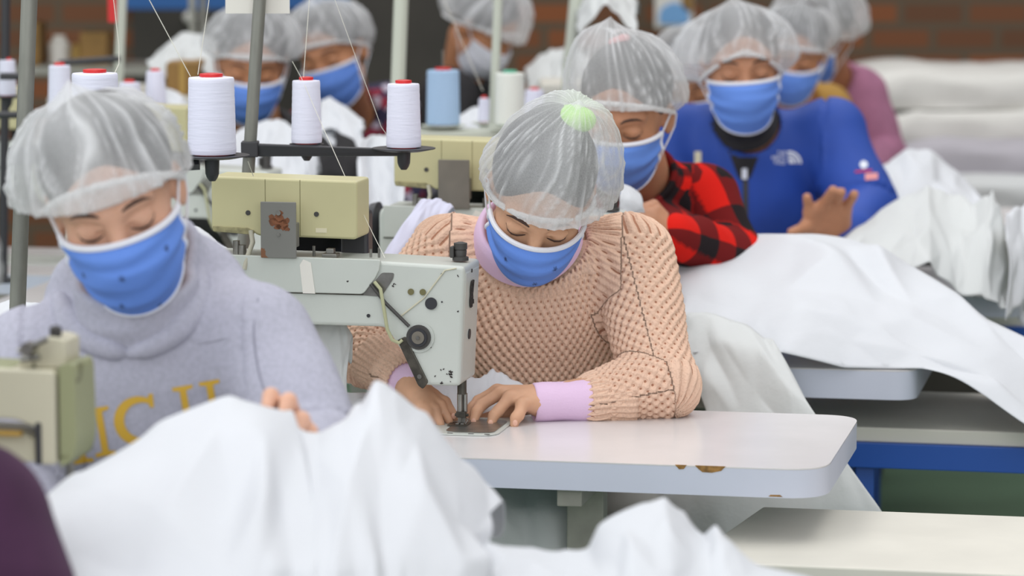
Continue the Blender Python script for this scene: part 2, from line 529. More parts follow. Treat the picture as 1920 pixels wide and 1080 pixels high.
def mat_patterned():
    m = mat('navy_floral_print', (60, 50, 80), .9)
    T = NT(m); b = T.n['Principled BSDF']
    tc = T.new('ShaderNodeTexCoord'); v = T.new('ShaderNodeTexVoronoi'); v.inputs['Scale'].default_value = 28
    T.l.new(tc.outputs['Object'], v.inputs['Vector'])
    rp = T.new('ShaderNodeValToRGB'); rp.color_ramp.interpolation = 'CONSTANT'
    rp.color_ramp.elements[0].color = lin((48, 44, 74)); rp.color_ramp.elements[1].color = lin((190, 180, 196)); rp.color_ramp.elements[1].position = .75
    e = rp.color_ramp.elements.new(.5); e.color = lin((140, 42, 62))
    sp = T.new('ShaderNodeSeparateXYZ'); T.l.new(v.outputs['Color'], sp.inputs[0]); T.l.new(sp.outputs[0], rp.inputs[0])
    T.l.new(rp.outputs[0], b.inputs['Base Color'])
    return m
M['patterned'] = mat_patterned()

def mat_knit():
    """chunky seed stitch: bump follows the stitch grid stored on the garment"""
    m = mat('pink_beige_wool_knit', (232, 196, 172), .95, spec=.1)
    T = NT(m); b = T.n['Principled BSDF']
    at = T.new('ShaderNodeAttribute', attribute_name='cloth_uv'); sp = T.new('ShaderNodeSeparateXYZ'); T.l.new(at.outputs['Vector'], sp.inputs[0])
    def mth(op, a, b_=None, c=None):
        n = T.new('ShaderNodeMath', operation=op)
        for i, q in enumerate((a, b_, c)):
            if q is None: continue
            if isinstance(q, (int, float)): n.inputs[i].default_value = q
            else: T.l.new(q, n.inputs[i])
        return n.outputs[0]
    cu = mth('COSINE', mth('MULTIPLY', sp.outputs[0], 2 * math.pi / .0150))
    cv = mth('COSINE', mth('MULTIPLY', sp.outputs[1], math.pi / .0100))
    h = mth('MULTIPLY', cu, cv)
    tc = T.new('ShaderNodeTexCoord'); nz = T.new('ShaderNodeTexNoise'); nz.inputs['Scale'].default_value = 260; T.l.new(tc.outputs['Object'], nz.inputs['Vector'])
    hh = mth('ADD', mth('MULTIPLY', h, .5), mth('MULTIPLY', nz.outputs[0], .9))
    bp = T.new('ShaderNodeBump'); bp.inputs['Strength'].default_value = .9; bp.inputs['Distance'].default_value = .003
    T.l.new(hh, bp.inputs['Height']); T.l.new(bp.outputs[0], b.inputs['Normal'])
    gap_shade = mth('LESS_THAN', h, -.78)  # stitch holes: cavity shade painted in as a darker wool tone
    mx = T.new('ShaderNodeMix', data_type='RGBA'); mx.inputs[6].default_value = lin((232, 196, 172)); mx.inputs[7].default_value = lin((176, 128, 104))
    T.l.new(gap_shade, mx.inputs[0]); T.l.new(mx.outputs[2], b.inputs['Base Color'])
    return m
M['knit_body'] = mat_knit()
M['knit'] = mat('pink_beige_wool', (232, 196, 172), .95, noise=.10, nscale=300, bump=.5, bscale=260, spec=.1)
M['trouser_grey'] = mat('grey_trousers', (132, 132, 128), .9)
M['rust'] = mat('rust_stain', (134, 84, 56), .8, noise=.25, nscale=90)
# ------------------------------------------------------------------ people
def head_frame(yaw, pitch, roll):
    yaw, pitch, roll = [math.radians(a) for a in (yaw, pitch, roll)]
    y = np.array([math.sin(yaw) * math.cos(pitch), -math.cos(yaw) * math.cos(pitch), -math.sin(pitch)])
    z0 = np.array([0, 0, 1.]) - y * y[2]; z0 /= np.linalg.norm(z0)
    w = -np.cross(y, z0)
    z = z0 * math.cos(roll) + w * math.sin(roll)
    x = np.cross(y, z)
    return np.stack([x, y, z], 1)

class Head:
    def __init__(s, C, yaw, pitch, roll, k): s.C = np.array(C, float); s.R = head_frame(yaw, pitch, roll); s.k = k
    def w(s, p): return s.C + s.R @ (np.array(p, float) * s.k)
    def wa(s, V): return s.C + (np.asarray(V) * s.k) @ s.R.T

def add_head(S, h):
    k = h.k
    def E(c, r, kk=.015, sub=False, R=None): S.ell(h.w(c), np.array(r) * k, h.R if R is None else h.R @ R, kk * k, sub)
    def C(a, b, ra, rb, kk=.012, sub=False): S.cap(h.w(a), h.w(b), ra * k, rb * k, kk * k, sub)
    E((0, -.014, .034), (.075, .094, .080))
    E((0, .024, -.030), (.061, .066, .082), .03)
    E((0, .045, -.088), (.034, .034, .028), .03)
    for q in (-1, 1):
        E((q * .036, .050, -.030), (.026, .028, .028), .02)
        C((q * .050, .010, -.070), (q * .022, .055, -.098), .018, .014, .02)
        C((q * .012, .084, .020), (q * .046, .068, .024), .011, .009, .012)
    for q in (-1, 1):
        E((q * .032, .093, -.001), (.019, .013, .011), .010, True)
        E((q * .0315, .0745, -.002), (.0150, .0125, .0120), .004)
        C((q * .018, .086, .0035), (q * .046, .0765, .0035), .0028, .0028, .004)
        R = np.array([[math.cos(q * .35), -math.sin(q * .35), 0], [math.sin(q * .35), math.cos(q * .35), 0], [0, 0, 1.]])
        E((q * .077, -.008, -.012), (.006, .019, .031), .008, R=R)
        E((q * .083, .000, -.008), (.004, .009, .016), .004, True, R=R)
    C((0, .086, .008), (0, .100, -.028), .0075, .0105, .014)
    E((0, .104, -.035), (.0125, .011, .0095), .01)
    for q in (-1, 1): E((q * .0125, .096, -.038), (.0075, .009, .0065), .006)
    E((0, .082, -.066), (.022, .012, .010), .008)

def cast(bvh, h, x, z, off=0.0, y0=.2):
    o = h.w((x, y0, z)); d = -h.R[:, 1]
    r = bvh.ray_cast(Vector(o), Vector(d), .4)
    if r[0] is None: return None
    return np.array(r[0]) - d * off

def make_cap(h, parent, c=(0, -.02, .03), r=(.105, .125, .12), front=.050, back=-.055, sides=.0, apex=(0, 0, 0), seed=1, pleat=.0045, n=150, nt=64, band=(.082, .100), bandc=-.012, low=-.62, folds=26, lump=.006, sharp=1.0, drop=0.0):
    ph = np.linspace(0, 2 * math.pi, n, endpoint=False); av = np.linspace(low, math.pi / 2 * .985, nt)
    PH, A = np.meshgrid(ph, av, indexing='ij')
    cph, sph = np.cos(PH), np.sin(PH)
    s = np.clip(A / low, 0, 1)
    ca = np.cos(np.maximum(A, 0)) ** .82; sa = np.sin(np.maximum(A, 0))
    zb = (front + back) / 2 + (front - back) / 2 * sph + sides * np.abs(cph)
    zc = zb * .35 + c[2] * .65 + drop
    wob = 1 + .03 * noise3(np.stack([cph.ravel() * 1.3, sph.ravel() * 1.3, A.ravel() * 1.2], 1), seed).reshape(PH.shape)
    X = c[0] + r[0] * cph * ca * wob; Y = c[1] + r[1] * sph * ca * wob; Z = zc + r[2] * sa
    bx = band[0] * cph; by = bandc + band[1] * sph
    t = s ** 1.6
    X = X * (1 - t) + bx * t; Y = Y * (1 - t) + by * t
    Z = np.where(A < 0, zc * (1 - s ** .8) + zb * s ** .8, Z)
    w = np.maximum(sa, 0) ** 1.7
    X = X + apex[0] * w; Y = Y + apex[1] * w; Z = Z + apex[2] * w
    q = np.stack([cph.ravel() * 2.2, sph.ravel() * 2.2, A.ravel() * 1.1], 1)
    warp = noise3(q * 1.3, seed + 5).reshape(PH.shape) * 2.6 + noise3(q * .6, seed + 11).reshape(PH.shape) * 3
    f1 = 1 - np.abs(np.sin(PH * folds / 2 + warp))
    f2 = 1 - np.abs(np.sin(PH * folds * .87 + warp * 1.7 + 1.3))
    amp = noise3(np.stack([cph.ravel() * 3, sph.ravel() * 3, A.ravel() * 1.6], 1), seed + 2).reshape(PH.shape) * .5 + .6
    fold = np.clip(f1 ** (4 * sharp) * .95 + f2 ** 5 * .55, 0, 1) * np.clip(amp * 1.3, 0, 1)
    fade = np.clip((math.pi / 2 - A) / .7, 0, 1) * (.35 + .65 * np.clip(1 - s, 0, 1))
    lum = noise3(np.stack([cph.ravel() * 1.9, sph.ravel() * 1.9, A.ravel() * 2.0], 1), seed + 9).reshape(PH.shape)
    d = (fold - .3) * pleat * 1.25 * fade * np.clip((math.pi / 2 - A) / 1.1, 0, 1) + lum * lump * fade
    nx, ny, nz = (X - c[0]) / r[0] ** 1, (Y - c[1]) / r[1], (Z - zc) / r[2] + .2
    L = np.sqrt(nx ** 2 + ny ** 2 + nz ** 2) + 1e-6
    X += nx / L * d; Y += ny / L * d; Z += nz / L * d
    V = h.wa(np.stack([X.ravel(), Y.ravel(), Z.ravel()], 1))
    i = np.arange(n)[:, None] * nt; i2 = ((np.arange(n) + 1) % n)[:, None] * nt; j = np.arange(nt - 1)[None]
    F = np.stack([(i + j).ravel(), (i2 + j).ravel(), (i2 + j + 1).ravel(), (i + j + 1).ravel()], 1)
    att = np.clip(fold * 1.25 * (.5 + .5 * fade) + .30 * np.clip(lum, 0, 1), 0, 1).ravel()
    o = mk('hair_net', V, F, M['net'], parent, smooth=True, attrs={'fold': att})
    m = MB(); pts = []
    for k in range(73):
        a = 2 * math.pi * k / 72
        z = (front + back) / 2 + (front - back) / 2 * math.sin(a) + sides * abs(math.cos(a))
        pts.append(h.w(((band[0] + .001) * math.cos(a), bandc + (band[1] + .001) * math.sin(a), z)) + .0008 * np.sin(k * 2.3) * h.R[:, 2])
    m.tube(pts, .0046 * h.k, 8, caps=False)
    m.build('elastic_band', M['elastic'], o, smooth=True)
    return o

def make_mask(h, parent, motifs=(), n=110, nt=70, wr=.0022, seed=3, m2=None):
    us = np.linspace(-1, 1, n); vs = np.linspace(0, 1, nt)
    U, Vv = np.meshgrid(us, vs, indexing='ij')
    ang = np.radians(80) * U
    yf = np.interp(Vv, [0, .12, .3, .5, .75, 1], [.104, .116, .123, .119, .106, .078])
    xs = np.interp(Vv, [0, .5, 1], [.0735, .0705, .058]); ys = .012 - .006 * Vv
    X = -xs * np.sin(ang) / math.sin(math.radians(80)); Yy = ys + (yf - ys) * np.clip(np.cos(ang), 0, 1) ** .85
    zt = -.020 + .008 * np.cos(ang); zb = -.088 - .040 * np.cos(ang) ** .8
    Z = zt + (zb - zt) * Vv
    q = np.stack([U.ravel() * 1.5, Vv.ravel() * 5, 0 * U.ravel()], 1)
    wv = np.sin(Vv * 19 + U * 1.2 + 1.5 * noise3(q * [1, .4, 1], seed).reshape(U.shape)) * wr * np.sin(np.pi * Vv) * (.5 + .5 * noise3(q, seed + 3).reshape(U.shape) + .4 * np.abs(U))
    L = np.hypot(X, Yy) + 1e-6
    X += X / L * wv; Yy += Yy / L * wv
    ink = np.zeros_like(U)
    for (mu, mv) in motifs:
        du = (U - mu) * .105; dv = (Vv - mv) * .105
        rr = np.hypot(du, dv); aa = np.arctan2(dv, du)
        ink = np.maximum(ink, np.clip((.0045 * (.72 + .28 * np.cos(aa * 6)) - rr) / .0012 + .5, 0, 1))
    V = h.wa(np.stack([X.ravel(), Yy.ravel(), Z.ravel()], 1))
    i = np.arange(n - 1)[:, None] * nt; j = np.arange(nt - 1)[None]
    F = np.stack([(i + j).ravel(), (i + j + 1).ravel(), (i + nt + j + 1).ravel(), (i + nt + j).ravel()], 1)
    o = mk('face_mask', V, F, m2 or M['mask'], parent, smooth=True, attrs={'ink': ink.ravel()})
    sd = o.modifiers.new('thick', 'SOLIDIFY'); sd.thickness = .0016
    G = V.reshape(n, nt, 3)
    edge = [G[k, 0] for k in range(0, n, 3)] + [G[n - 1, k] for k in range(0, nt, 3)] + [G[k, nt - 1] for k in range(n - 1, -1, -3)] + [G[0, k] for k in range(nt - 1, -1, -3)]
    m = MB()
    top = [G[k, 1] for k in range(0, n, 2)]
    for row, rad in ((top, .0042), ([G[k, nt - 1] for k in range(0, n, 3)], .0022), ([G[n - 1, k] for k in range(0, nt, 3)], .0035), ([G[0, k] for k in range(0, nt, 3)], .0035)):
        m.tube(row, rad * h.k, 8)
    m.build('mask_binding', M['mask_trim'], o, smooth=True)
    for q in (-1, 1):
        a = G[0 if q > 0 else n - 1, 2]; b = G[0 if q > 0 else n - 1, nt - 3]
        pts = [a, h.w((q * .083, -.008, .004)), h.w((q * .087, -.026, -.012)), h.w((q * .084, -.022, -.034)), h.w((q * .078, .0, -.05)), b]
        MB().tube(pts, .0016 * h.k, 6).build('ear_loop', M['mask_trim'], o, smooth=True)
    return o

def ring_pts(c, axis, fwd, ra, rb, n=20):
    axis = axis / np.linalg.norm(axis); fwd = fwd - axis * fwd.dot(axis); fwd /= np.linalg.norm(fwd); sd = np.cross(axis, fwd)
    return [c + ra * math.cos(2 * math.pi * k / n) * sd + rb * math.sin(2 * math.pi * k / n) * fwd for k in range(n + 1)]

def seg_t(V, a, b):
    ab = b - a; L = np.linalg.norm(ab); d = ab / L
    q = V - a; t = q @ d; tc = np.clip(t, 0, L)
    dist = np.linalg.norm(q - tc[:, None] * d, axis=1)
    ref = np.array([0, 1., 0.1]); ref = ref - d * ref.dot(d); ref /= np.linalg.norm(ref); r2 = np.cross(d, ref)
    ang = np.arctan2(q @ r2, q @ ref)
    return dist, tc, ang, L

class Person:
    def __init__(s, label, H, ypr, k, skin, sh, el, wr, pelvis, group=None, name='person'):
        s.h = Head(H, *ypr, k); s.k = k; s.skin = skin
        s.SL, s.SR = map(np.array, sh); s.EL, s.ER = map(np.array, el); s.WL, s.WR = map(np.array, wr); s.PV = np.array(pelvis, float)
        s.mid = (s.SL + s.SR) / 2
        s.axis = s.mid - s.PV; s.axis /= np.linalg.norm(s.axis)
        side = s.SR - s.SL; side /= np.linalg.norm(side)
        s.side = side; s.fwd = np.cross(s.axis, side) * -1
        if s.fwd[1] > 0: s.fwd = -s.fwd
        s.fwd /= np.linalg.norm(s.fwd)
        s.root = empty('person', (s.PV[0], s.PV[1], s.PV[2] - .13), label, 'person', group)
        s.nb = s.mid + s.axis * .035 - s.fwd * .01
        s.R = np.stack([side, s.fwd, np.cross(side, s.fwd)], 1)
    def body(s, res, hands=None, arms=True):
        k = s.k; pts = [s.h.C, s.h.C, s.PV, s.SL, s.SR, s.EL, s.ER, s.WL, s.WR]
        P_ = np.array(pts); lo = P_.min(0) - .17; hi = P_.max(0) + .17
        lo[2] = max(lo[2], s.PV[2] - .1)
        S = SDF(lo, hi, res)
        S.cap(s.SL * .8 + s.mid * .2, s.SR * .8 + s.mid * .2, .05, .05, .03)
        S.ell(s.mid - s.axis * .13 + s.fwd * .01, (.145, .09, .17), s.R, .04)
        S.ell(s.mid * .35 + s.PV * .65, (.135, .09, .18), s.R, .05)
        S.cap(s.mid + s.axis * .0, s.h.w((0, -.02, -.06)), .058, .054 * k, .03)
        S.cap(s.SL, s.EL, .040, .033, .03); S.cap(s.EL, s.WL, .034, .024 * k, .01)
        S.cap(s.SR, s.ER, .040, .033, .03); S.cap(s.ER, s.WR, .034, .024 * k, .01)
        add_head(S, s.h)
        if hands: hands(S)
        V, F = S.mesh()
        s.bodyVF = (V, F)
        s.o = mk('body', V, F, s.skin, s.root, smooth=True)
        near = np.linalg.norm(V[F[:, 0]] - s.h.C, axis=1) < .17 * k
        Fh = F[near]; used, inv = np.unique(Fh, return_inverse=True)
        s.bvh = BVHTree.FromPolygons([tuple(v) for v in V[used]], [tuple(f) for f in inv.reshape(Fh.shape)])
    def face(s, lashes=True, brow_tilt=0):
        for q in (-1, 1):
            pts = [cast(s.bvh, s.h, q * x, z, .0008) for x, z in ((.014, .0225 + brow_tilt), (.021, .0248), (.031, .0260), (.041, .0252), (.050, .0210))]
            if all(p is not None for p in pts):
                MB().tube(pts, [.0010 * s.k, .0022 * s.k, .0025 * s.k, .0020 * s.k, .0006], 8).build('eyebrow', M['brow'], s.root, smooth=True)
            if lashes:
                pts = [cast(s.bvh, s.h, q * x, z, .0006) for x, z in ((.0165, -.006), (.022, -.0095), (.029, -.0115), (.037, -.0105), (.0435, -.0065), (.048, -.002))]
                if all(p is not None for p in pts):
                    MB().tube(pts, [.0006, .0012 * s.k, .0016 * s.k, .0017 * s.k, .0013 * s.k, .0004], 6).build('eyelashes', M['brow'], s.root, smooth=True)
    def hair(s, bun=None, res=.004, long=0):
        h = s.h; S = SDF(h.C - .2 * s.k, h.C + .2 * s.k, res)
        S.ell(h.w((0, -.020, .036)), np.array((.081, .098, .084)) * s.k, h.R, .01)
        S.ell(h.w((0, .090, .000)), np.array((.062, .062, .062)) * s.k, h.R, .012, True)
        S.ell(h.w((0, -.02, -.10)), np.array((.12, .12, .07)) * s.k, h.R, .012, True)
        if bun: S.ell(h.w(bun[0]), np.array(bun[1]) * s.k, h.R, .012)
        V, F = S.mesh()
        return mk('hair', V, F, M['hair'], s.root, smooth=True)
    def garment(s, name, material, res, rs=.066, re=.050, rw=.040, ends=None, collar=None, disp=None, hole=.066, holedir=None, chest=(.172, .122, .20), belly=(.165, .125, .22), bulk=0, k=.03, hood=False, label=None, attrs_uv=True, low=None, extra=None, smooth=1, shr=.066, wr_k=1.0):
        eL, eR = ends if ends else (s.WL, s.WR)
        eL = np.array(eL); eR = np.array(eR)
        P_ = np.array([s.PV, s.SL, s.SR, s.EL, s.ER, eL, eR]); lo = P_.min(0) - .2; hi = P_.max(0) + .2
        lo[2] = max(lo[2], (s.PV[2] - .1) if low is None else low)
        hi[2] = max(s.SL[2], s.SR[2], s.EL[2], s.ER[2], eL[2], eR[2]) + .16
        S = SDF(lo, hi, res)
        S.cap(s.SL * .86 + s.mid * .14, s.SR * .86 + s.mid * .14, shr, shr, k)
        S.ell(s.mid - s.axis * .14 + s.fwd * .015, np.array(chest) + bulk, s.R, k + .02)
        S.ell(s.mid * .35 + s.PV * .65, np.array(belly) + bulk, s.R, k + .03)
        S.cap(s.mid + s.axis * .015, s.mid + s.axis * .045, .085, .07, .04)
        S.cap(s.SL, s.EL, rs, re, k); S.cap(s.EL, eL, re, rw, .015)
        S.cap(s.SR, s.ER, rs, re, k); S.cap(s.ER, eR, re, rw, .015)
        if extra: extra(S)
        hd = s.h.w((0, -.01, -.08)) - s.mid if holedir is None else np.array(holedir, float)
        hd = hd / np.linalg.norm(hd)
        if hole: S.cap(s.mid + hd * .075, s.mid + hd * .30, hole, hole * 1.3, .012, True)
        if collar:
            off, ra, rb, th = collar
            pts = ring_pts(s.mid + hd * off, hd, s.fwd, ra, rb)
            for i in range(len(pts) - 1): S.cap(pts[i], pts[i + 1], th, th, .008)
        if hood:
            c = s.mid - s.fwd * .10 + s.axis * .03
            S.ell(c, (.13, .055, .07), s.R, .03)
        V, F = S.mesh()
        V = vsmooth(V, F, smooth)
        N = vnormals(V, F)
        # cloth coordinates
        sp = V - s.PV; tz = sp @ s.axis; an = np.arctan2(sp @ s.side, sp @ s.fwd)
        u = an * .15; v = tz.copy(); reg = np.zeros(len(V)); best = np.full(len(V), 1e9)
        for si, (a, b, c) in enumerate(((s.SL, s.EL, eL), (s.SR, s.ER, eR))):
            d1, t1, a1, L1 = seg_t(V, a, b); d2, t2, a2, L2 = seg_t(V, b, c)
            first = d1 <= d2
            d = np.where(first, d1, d2); t = np.where(first, t1, L1 + t2); aa = np.where(first, a1, a2)
            outward = (V - s.mid) @ (s.side if si else -s.side) > np.abs((a - s.mid) @ s.side) * .93
            m = (d < rs * 1.22) & ((t > .035) | outward) & (d < best) & (~first | (t > .10) | outward)
            u = np.where(m, aa * .052, u); v = np.where(m, t, v); reg = np.where(m, np.where(first, 1, 2), reg); best = np.where(m, d, best)
        v = v + .045 * (reg == 0)
        u = u + .0022 * noise3(V * 38, 77); v = v + .0018 * noise3(V * 33, 78)
        if disp is not None:
            dd = disp(V, N, u, v, reg); rf = reg[F]; mixed = F[(rf.max(1) != rf.min(1))].ravel(); dd[mixed] = dd.mean()
            V = V + N * dd[:, None]
        o = mk(name, V, F, material, s.root, smooth=True, attrs={'cloth_uv': np.stack([u, v, reg], 1)}, label=label)
        s.gV, s.gF = V, F
        return o
    def trousers(s, res=.010, knee=(.13, -.40, 0.0), material=None, foot=0.0):
        lo = s.PV + [-.35, -.62, -s.PV[2]]; hi = s.PV + [.35, .2, .12]
        S = SDF(lo, hi, res)
        S.ell(s.PV + [0, 0, -.02], (.175, .13, .11), None, .03)
        for q in (-1, 1):
            hip = s.PV + [q * .09, -.02, -.04]; kn = s.PV + [q * knee[0], knee[1], -.04 + knee[2]]
            an = np.array([kn[0], kn[1] + .05, .09]); ft = an + [0, -.13, -.045]
            S.cap(hip, kn, .082, .062, .03); S.cap(kn, an, .058, .045, .02)
        V, F = S.mesh(); mk('trousers', V, F, material or M['denim'], s.root, smooth=True)
        for q in (-1, 1):
            kn = s.PV + [q * knee[0], knee[1], 0]; an = np.array([kn[0], kn[1] + .05, .05])
            S = SDF(an - [.08, .24, .055], an + [.08, .1, .08], .008)
            S.cap(an, an + [0, -.02, .02], .043, .04, .02); S.cap(an + [0, 0, -.008], an + [0, -.14, -.014], .040, .032, .02)
            S.f[:, :, :1] = .05
            V, F = S.mesh(); mk('shoe', V, F, M['black'], s.root, smooth=True)

def hand(S, Wp, D, N, T, curl, k=1.0, spread=.16, thumb=(.6, .5), s0=1.0):
    """Wp wrist, D finger direction, N back-of-hand normal, T thumb side direction"""
    Wp = np.array(Wp, float); D = np.array(D, float); D /= np.linalg.norm(D)
    N = np.array(N, float); N -= D * N.dot(D); N /= np.linalg.norm(N)
    T0 = np.cross(D, N); T0 = T0 if T0.dot(T) > 0 else -T0
    kn = []
    for i, (off, ln) in enumerate(((.027, .088), (.009, .092), (-.009, .087), (-.026, .079))):
        kn.append(Wp + (D * ln + T0 * off) * k)
        S.cap(Wp + T0 * off * .55 * k + D * .01 * k, kn[i] - N * .004 * k, .0165 * k, .0115 * k, .012 * k)
    for i, L in enumerate((.040, .045, .041, .032)):
        sp = (1.5 - i) * spread; d = D * math.cos(sp) + T0 * math.sin(sp)
        p = kn[i]; a = 0
        r0 = (.0098, .0098, .0092, .0082)[i] * k
        for j, (f, cr) in enumerate(((1.0, .5), (.62, .8), (.5, .7))):
            a += curl[i] * cr
            q = p + (d * math.cos(a) - N * math.sin(a)) * L * f * k
            S.cap(p, q, r0 * (1 - .08 * j), r0 * (1 - .08 * (j + 1)), .004 * k)
            p = q
    b = Wp + (D * .025 + T0 * .020 - N * .006) * k
    td = D * math.cos(thumb[0]) + T0 * math.sin(thumb[0]) - N * .3
    td /= np.linalg.norm(td); c = b + td * .042 * k
    S.cap(b, c, .016 * k, .0115 * k, .012 * k)
    t2 = td * math.cos(thumb[1]) + D * math.sin(thumb[1]); t2 /= np.linalg.norm(t2)
    c2 = c + t2 * .032 * k; S.cap(c, c2, .0108 * k, .0098 * k, .005 * k)
    t3 = t2 * .9 + D * .3; t3 /= np.linalg.norm(t3)
    S.cap(c2, c2 + t3 * .024 * k, .0098 * k, .0082 * k, .004 * k)

def folds(V, u, v, reg, amp, seed, fs=9, stretch=(1, 1, 1)):
    n1 = noise3(V * fs * np.array(stretch), seed); n2 = noise3(V * fs * 2.3, seed + 1)
    r = 1 - np.abs(n1) * 2.2
    return amp * (np.clip(r, -1, 1) * .7 + n2 * .4)
# ------------------------------------------------------------------ the room
SA = -math.radians(11.5)
MB().box((-7, -1, -.1), (7, 13.4, 0)).build('floor', M['floor'], kind='structure')
MB().box((-7, 13.2, 0), (7, 13.4, 4.4)).build('wall_back', M['brick'], kind='structure')
MB().box((-7.2, -1, 0), (-7, 13.4, 1.0)).build('wall_left', M['brick'], kind='structure')
MB().box((7, -1, 0), (7.2, 13.4, 4.4)).build('wall_right', M['brick'], kind='structure')

def copy_tree(o, parent=None):
    c = o.copy(); COL.objects.link(c); c.parent = parent
    ORG[c] = ORG[o]
    for ch in list(o.children): copy_tree(ch, c)
    return c

# ------------------------------------------------------------------ work tables
def make_table(FR, label, group, L=1.2, r=.075, W_=.54, z=.76, th=.046, ang=SA, legx=(-.405, -1.0)):
    T = frame((FR[0], FR[1], 0), ang)
    root = empty('sewing_table', T((-.6, .27, 0)), label, 'table', group)
    poly = round_poly([(-L, 0), (0, 0), (0, W_), (-L, W_)], [.02, r, r * .9, .02], 10)
    MB().prism(poly, z - .002, z, T, 'xy').build('tabletop', M['table'], root)
    inner = [(p[0], p[1]) for p in poly]
    MB().prism(inner, z - th, z - .0022, T, 'xy').build('edge_band', M['table_edge'], root, smooth=True)
    for lx in legx:
        b = MB(); b.box((lx - .03, .16, .04), (lx + .03, .20, z - th), T); b.build('leg', M['leg'], root, bevel=.002)
        b = MB(); b.box((lx - .03, .03, 0), (lx + .03, .50, .04), T); b.build('foot', M['leg'], root, bevel=.002)
        b = MB(); b.box((lx - .02, .02, z - th - .03), (lx + .02, .46, z - th), T); b.build('bracket', M['leg'], root, bevel=.002)
    b = MB(); b.box((legx[1], .17, .25), (legx[0], .19, .30), T); b.build('crossbar', M['leg'], root, bevel=.002)
    return root, T
t1, T1 = make_table((.483, 5.186), 'white laminate sewing table with chipped brown edge in front of the pink knit sweater', 'laminate sewing tables')
# chips where the edge band has broken away
def chip(px0, px1, pts, name='edge_chip'):
    b = MB()
    V = []
    fr = np.array([.483, 5.186]); d = np.array([math.cos(SA), math.sin(SA)]); n = np.array([math.sin(SA), -math.cos(SA)])
    for (px, dz) in pts:
        # position along the front edge for this pixel column
        a = (px - 960) / FPX; t = (a * (fr[1] / 1) - fr[0]) / (d[0] - a * d[1])
        q = fr + d * t + n * .0006
        V.append((q[0], q[1], .7605 + dz))
    V2 = [(v[0] - n[0] * .003, v[1] - n[1] * .003, v[2]) for v in V]
    m = len(V); F = [tuple(range(m))] + [(i, (i + 1) % m, (i + 1) % m + m, i + m) for i in range(m)]
    b.add(V + V2, F); return b.build(name, M['chipwood'], t1)
M['chipwood'] = mat('exposed_chipboard', (168, 126, 70), .9, noise=.3, nscale=120)
chip(0, 0, [(1270, 0), (1292, 0), (1287, -.006), (1278, -.007)])
chip(0, 0, [(1308, 0), (1366, 0), (1358, -.007), (1340, -.0105), (1322, -.010), (1314, -.005)])
chip(0, 0, [(1448, -.0445), (1475, -.0445), (1470, -.0415), (1452, -.0418)])
t2, T2 = make_table((.745, 6.23), 'white laminate sewing table with rounded end half covered by the big white fabric', 'laminate sewing tables', r=.05, th=.055)
t3, T3 = make_table((1.1, 7.33), 'white sewing table under fabric before the blue jacket', 'laminate sewing tables', r=.05)
t4, T4 = make_table((.05, 6.95), 'white sewing table with the far left cream machine box', 'laminate sewing tables')
t5, T5 = make_table((-.42, 7.6), 'white sewing table at the far left edge behind the grey pole', 'laminate sewing tables')
t0, T0 = make_table((.06, 3.78), 'white sewing table buried under the foreground fabric', 'laminate sewing tables')

def board(poly, label, z=.64, th=.028, legs=(), frame_on=True):
    c = np.mean(np.array(poly), 0)
    root = empty('side_board', (c[0], c[1], 0), label, 'table', 'cream side boards on blue frames')
    MB().prism(poly, z - th, z, None, 'xy').build('board_top', M['board'], root, bevel=.003)
    if frame_on:
        p = [np.array(q) for q in poly]
        ctr = np.mean(p, 0)
        q = [x + (ctr - x) / np.linalg.norm(ctr - x) * .02 for x in p]
        for i in range(len(q)):
            a, b_ = q[i], q[(i + 1) % len(q)]
            b = MB(); d = (b_ - a) / np.linalg.norm(b_ - a); n = np.array([-d[1], d[0]]) * .015
            V = [(a - n), (a + n), (b_ + n), (b_ - n)]
            b.add([(v[0], v[1], z - th - .048) for v in V] + [(v[0], v[1], z - th) for v in V], [(0, 3, 2, 1), (4, 5, 6, 7), (0, 1, 5, 4), (1, 2, 6, 5), (2, 3, 7, 6), (3, 0, 4, 7)])
            b.build('frame_rail', M['blue_frame'], root, bevel=.002)
        for x, y in legs:
            MB().box((x - .018, y - .018, 0), (x + .018, y + .018, z - th)).build('leg', M['blue_frame'], root, bevel=.002)
    return root
board([(.412, 5.521), (1.62, 5.275), (1.52, 4.82), (.358, 5.058), (.318, 5.245)], 'cream wooden side board in front of the chipped table, lower right', legs=((.45, 5.42), (1.5, 5.22), (.45, 5.1), (1.45, 4.92)))
board([(.50, 6.362), (1.92, 6.05), (2.01, 6.50), (.59, 6.82)], 'cream side board on a blue frame right of the chipped table', legs=((.665, 6.36), (1.85, 6.12), (.67, 6.75), (1.9, 6.48)))
board([(.72, 8.055), (2.3, 7.70), (2.4, 8.15), (.82, 8.5)], 'farthest cream side board on a blue frame at the right edge', legs=((.8, 8.1), (2.2, 7.8), (.9, 8.4), (2.3, 8.1)))

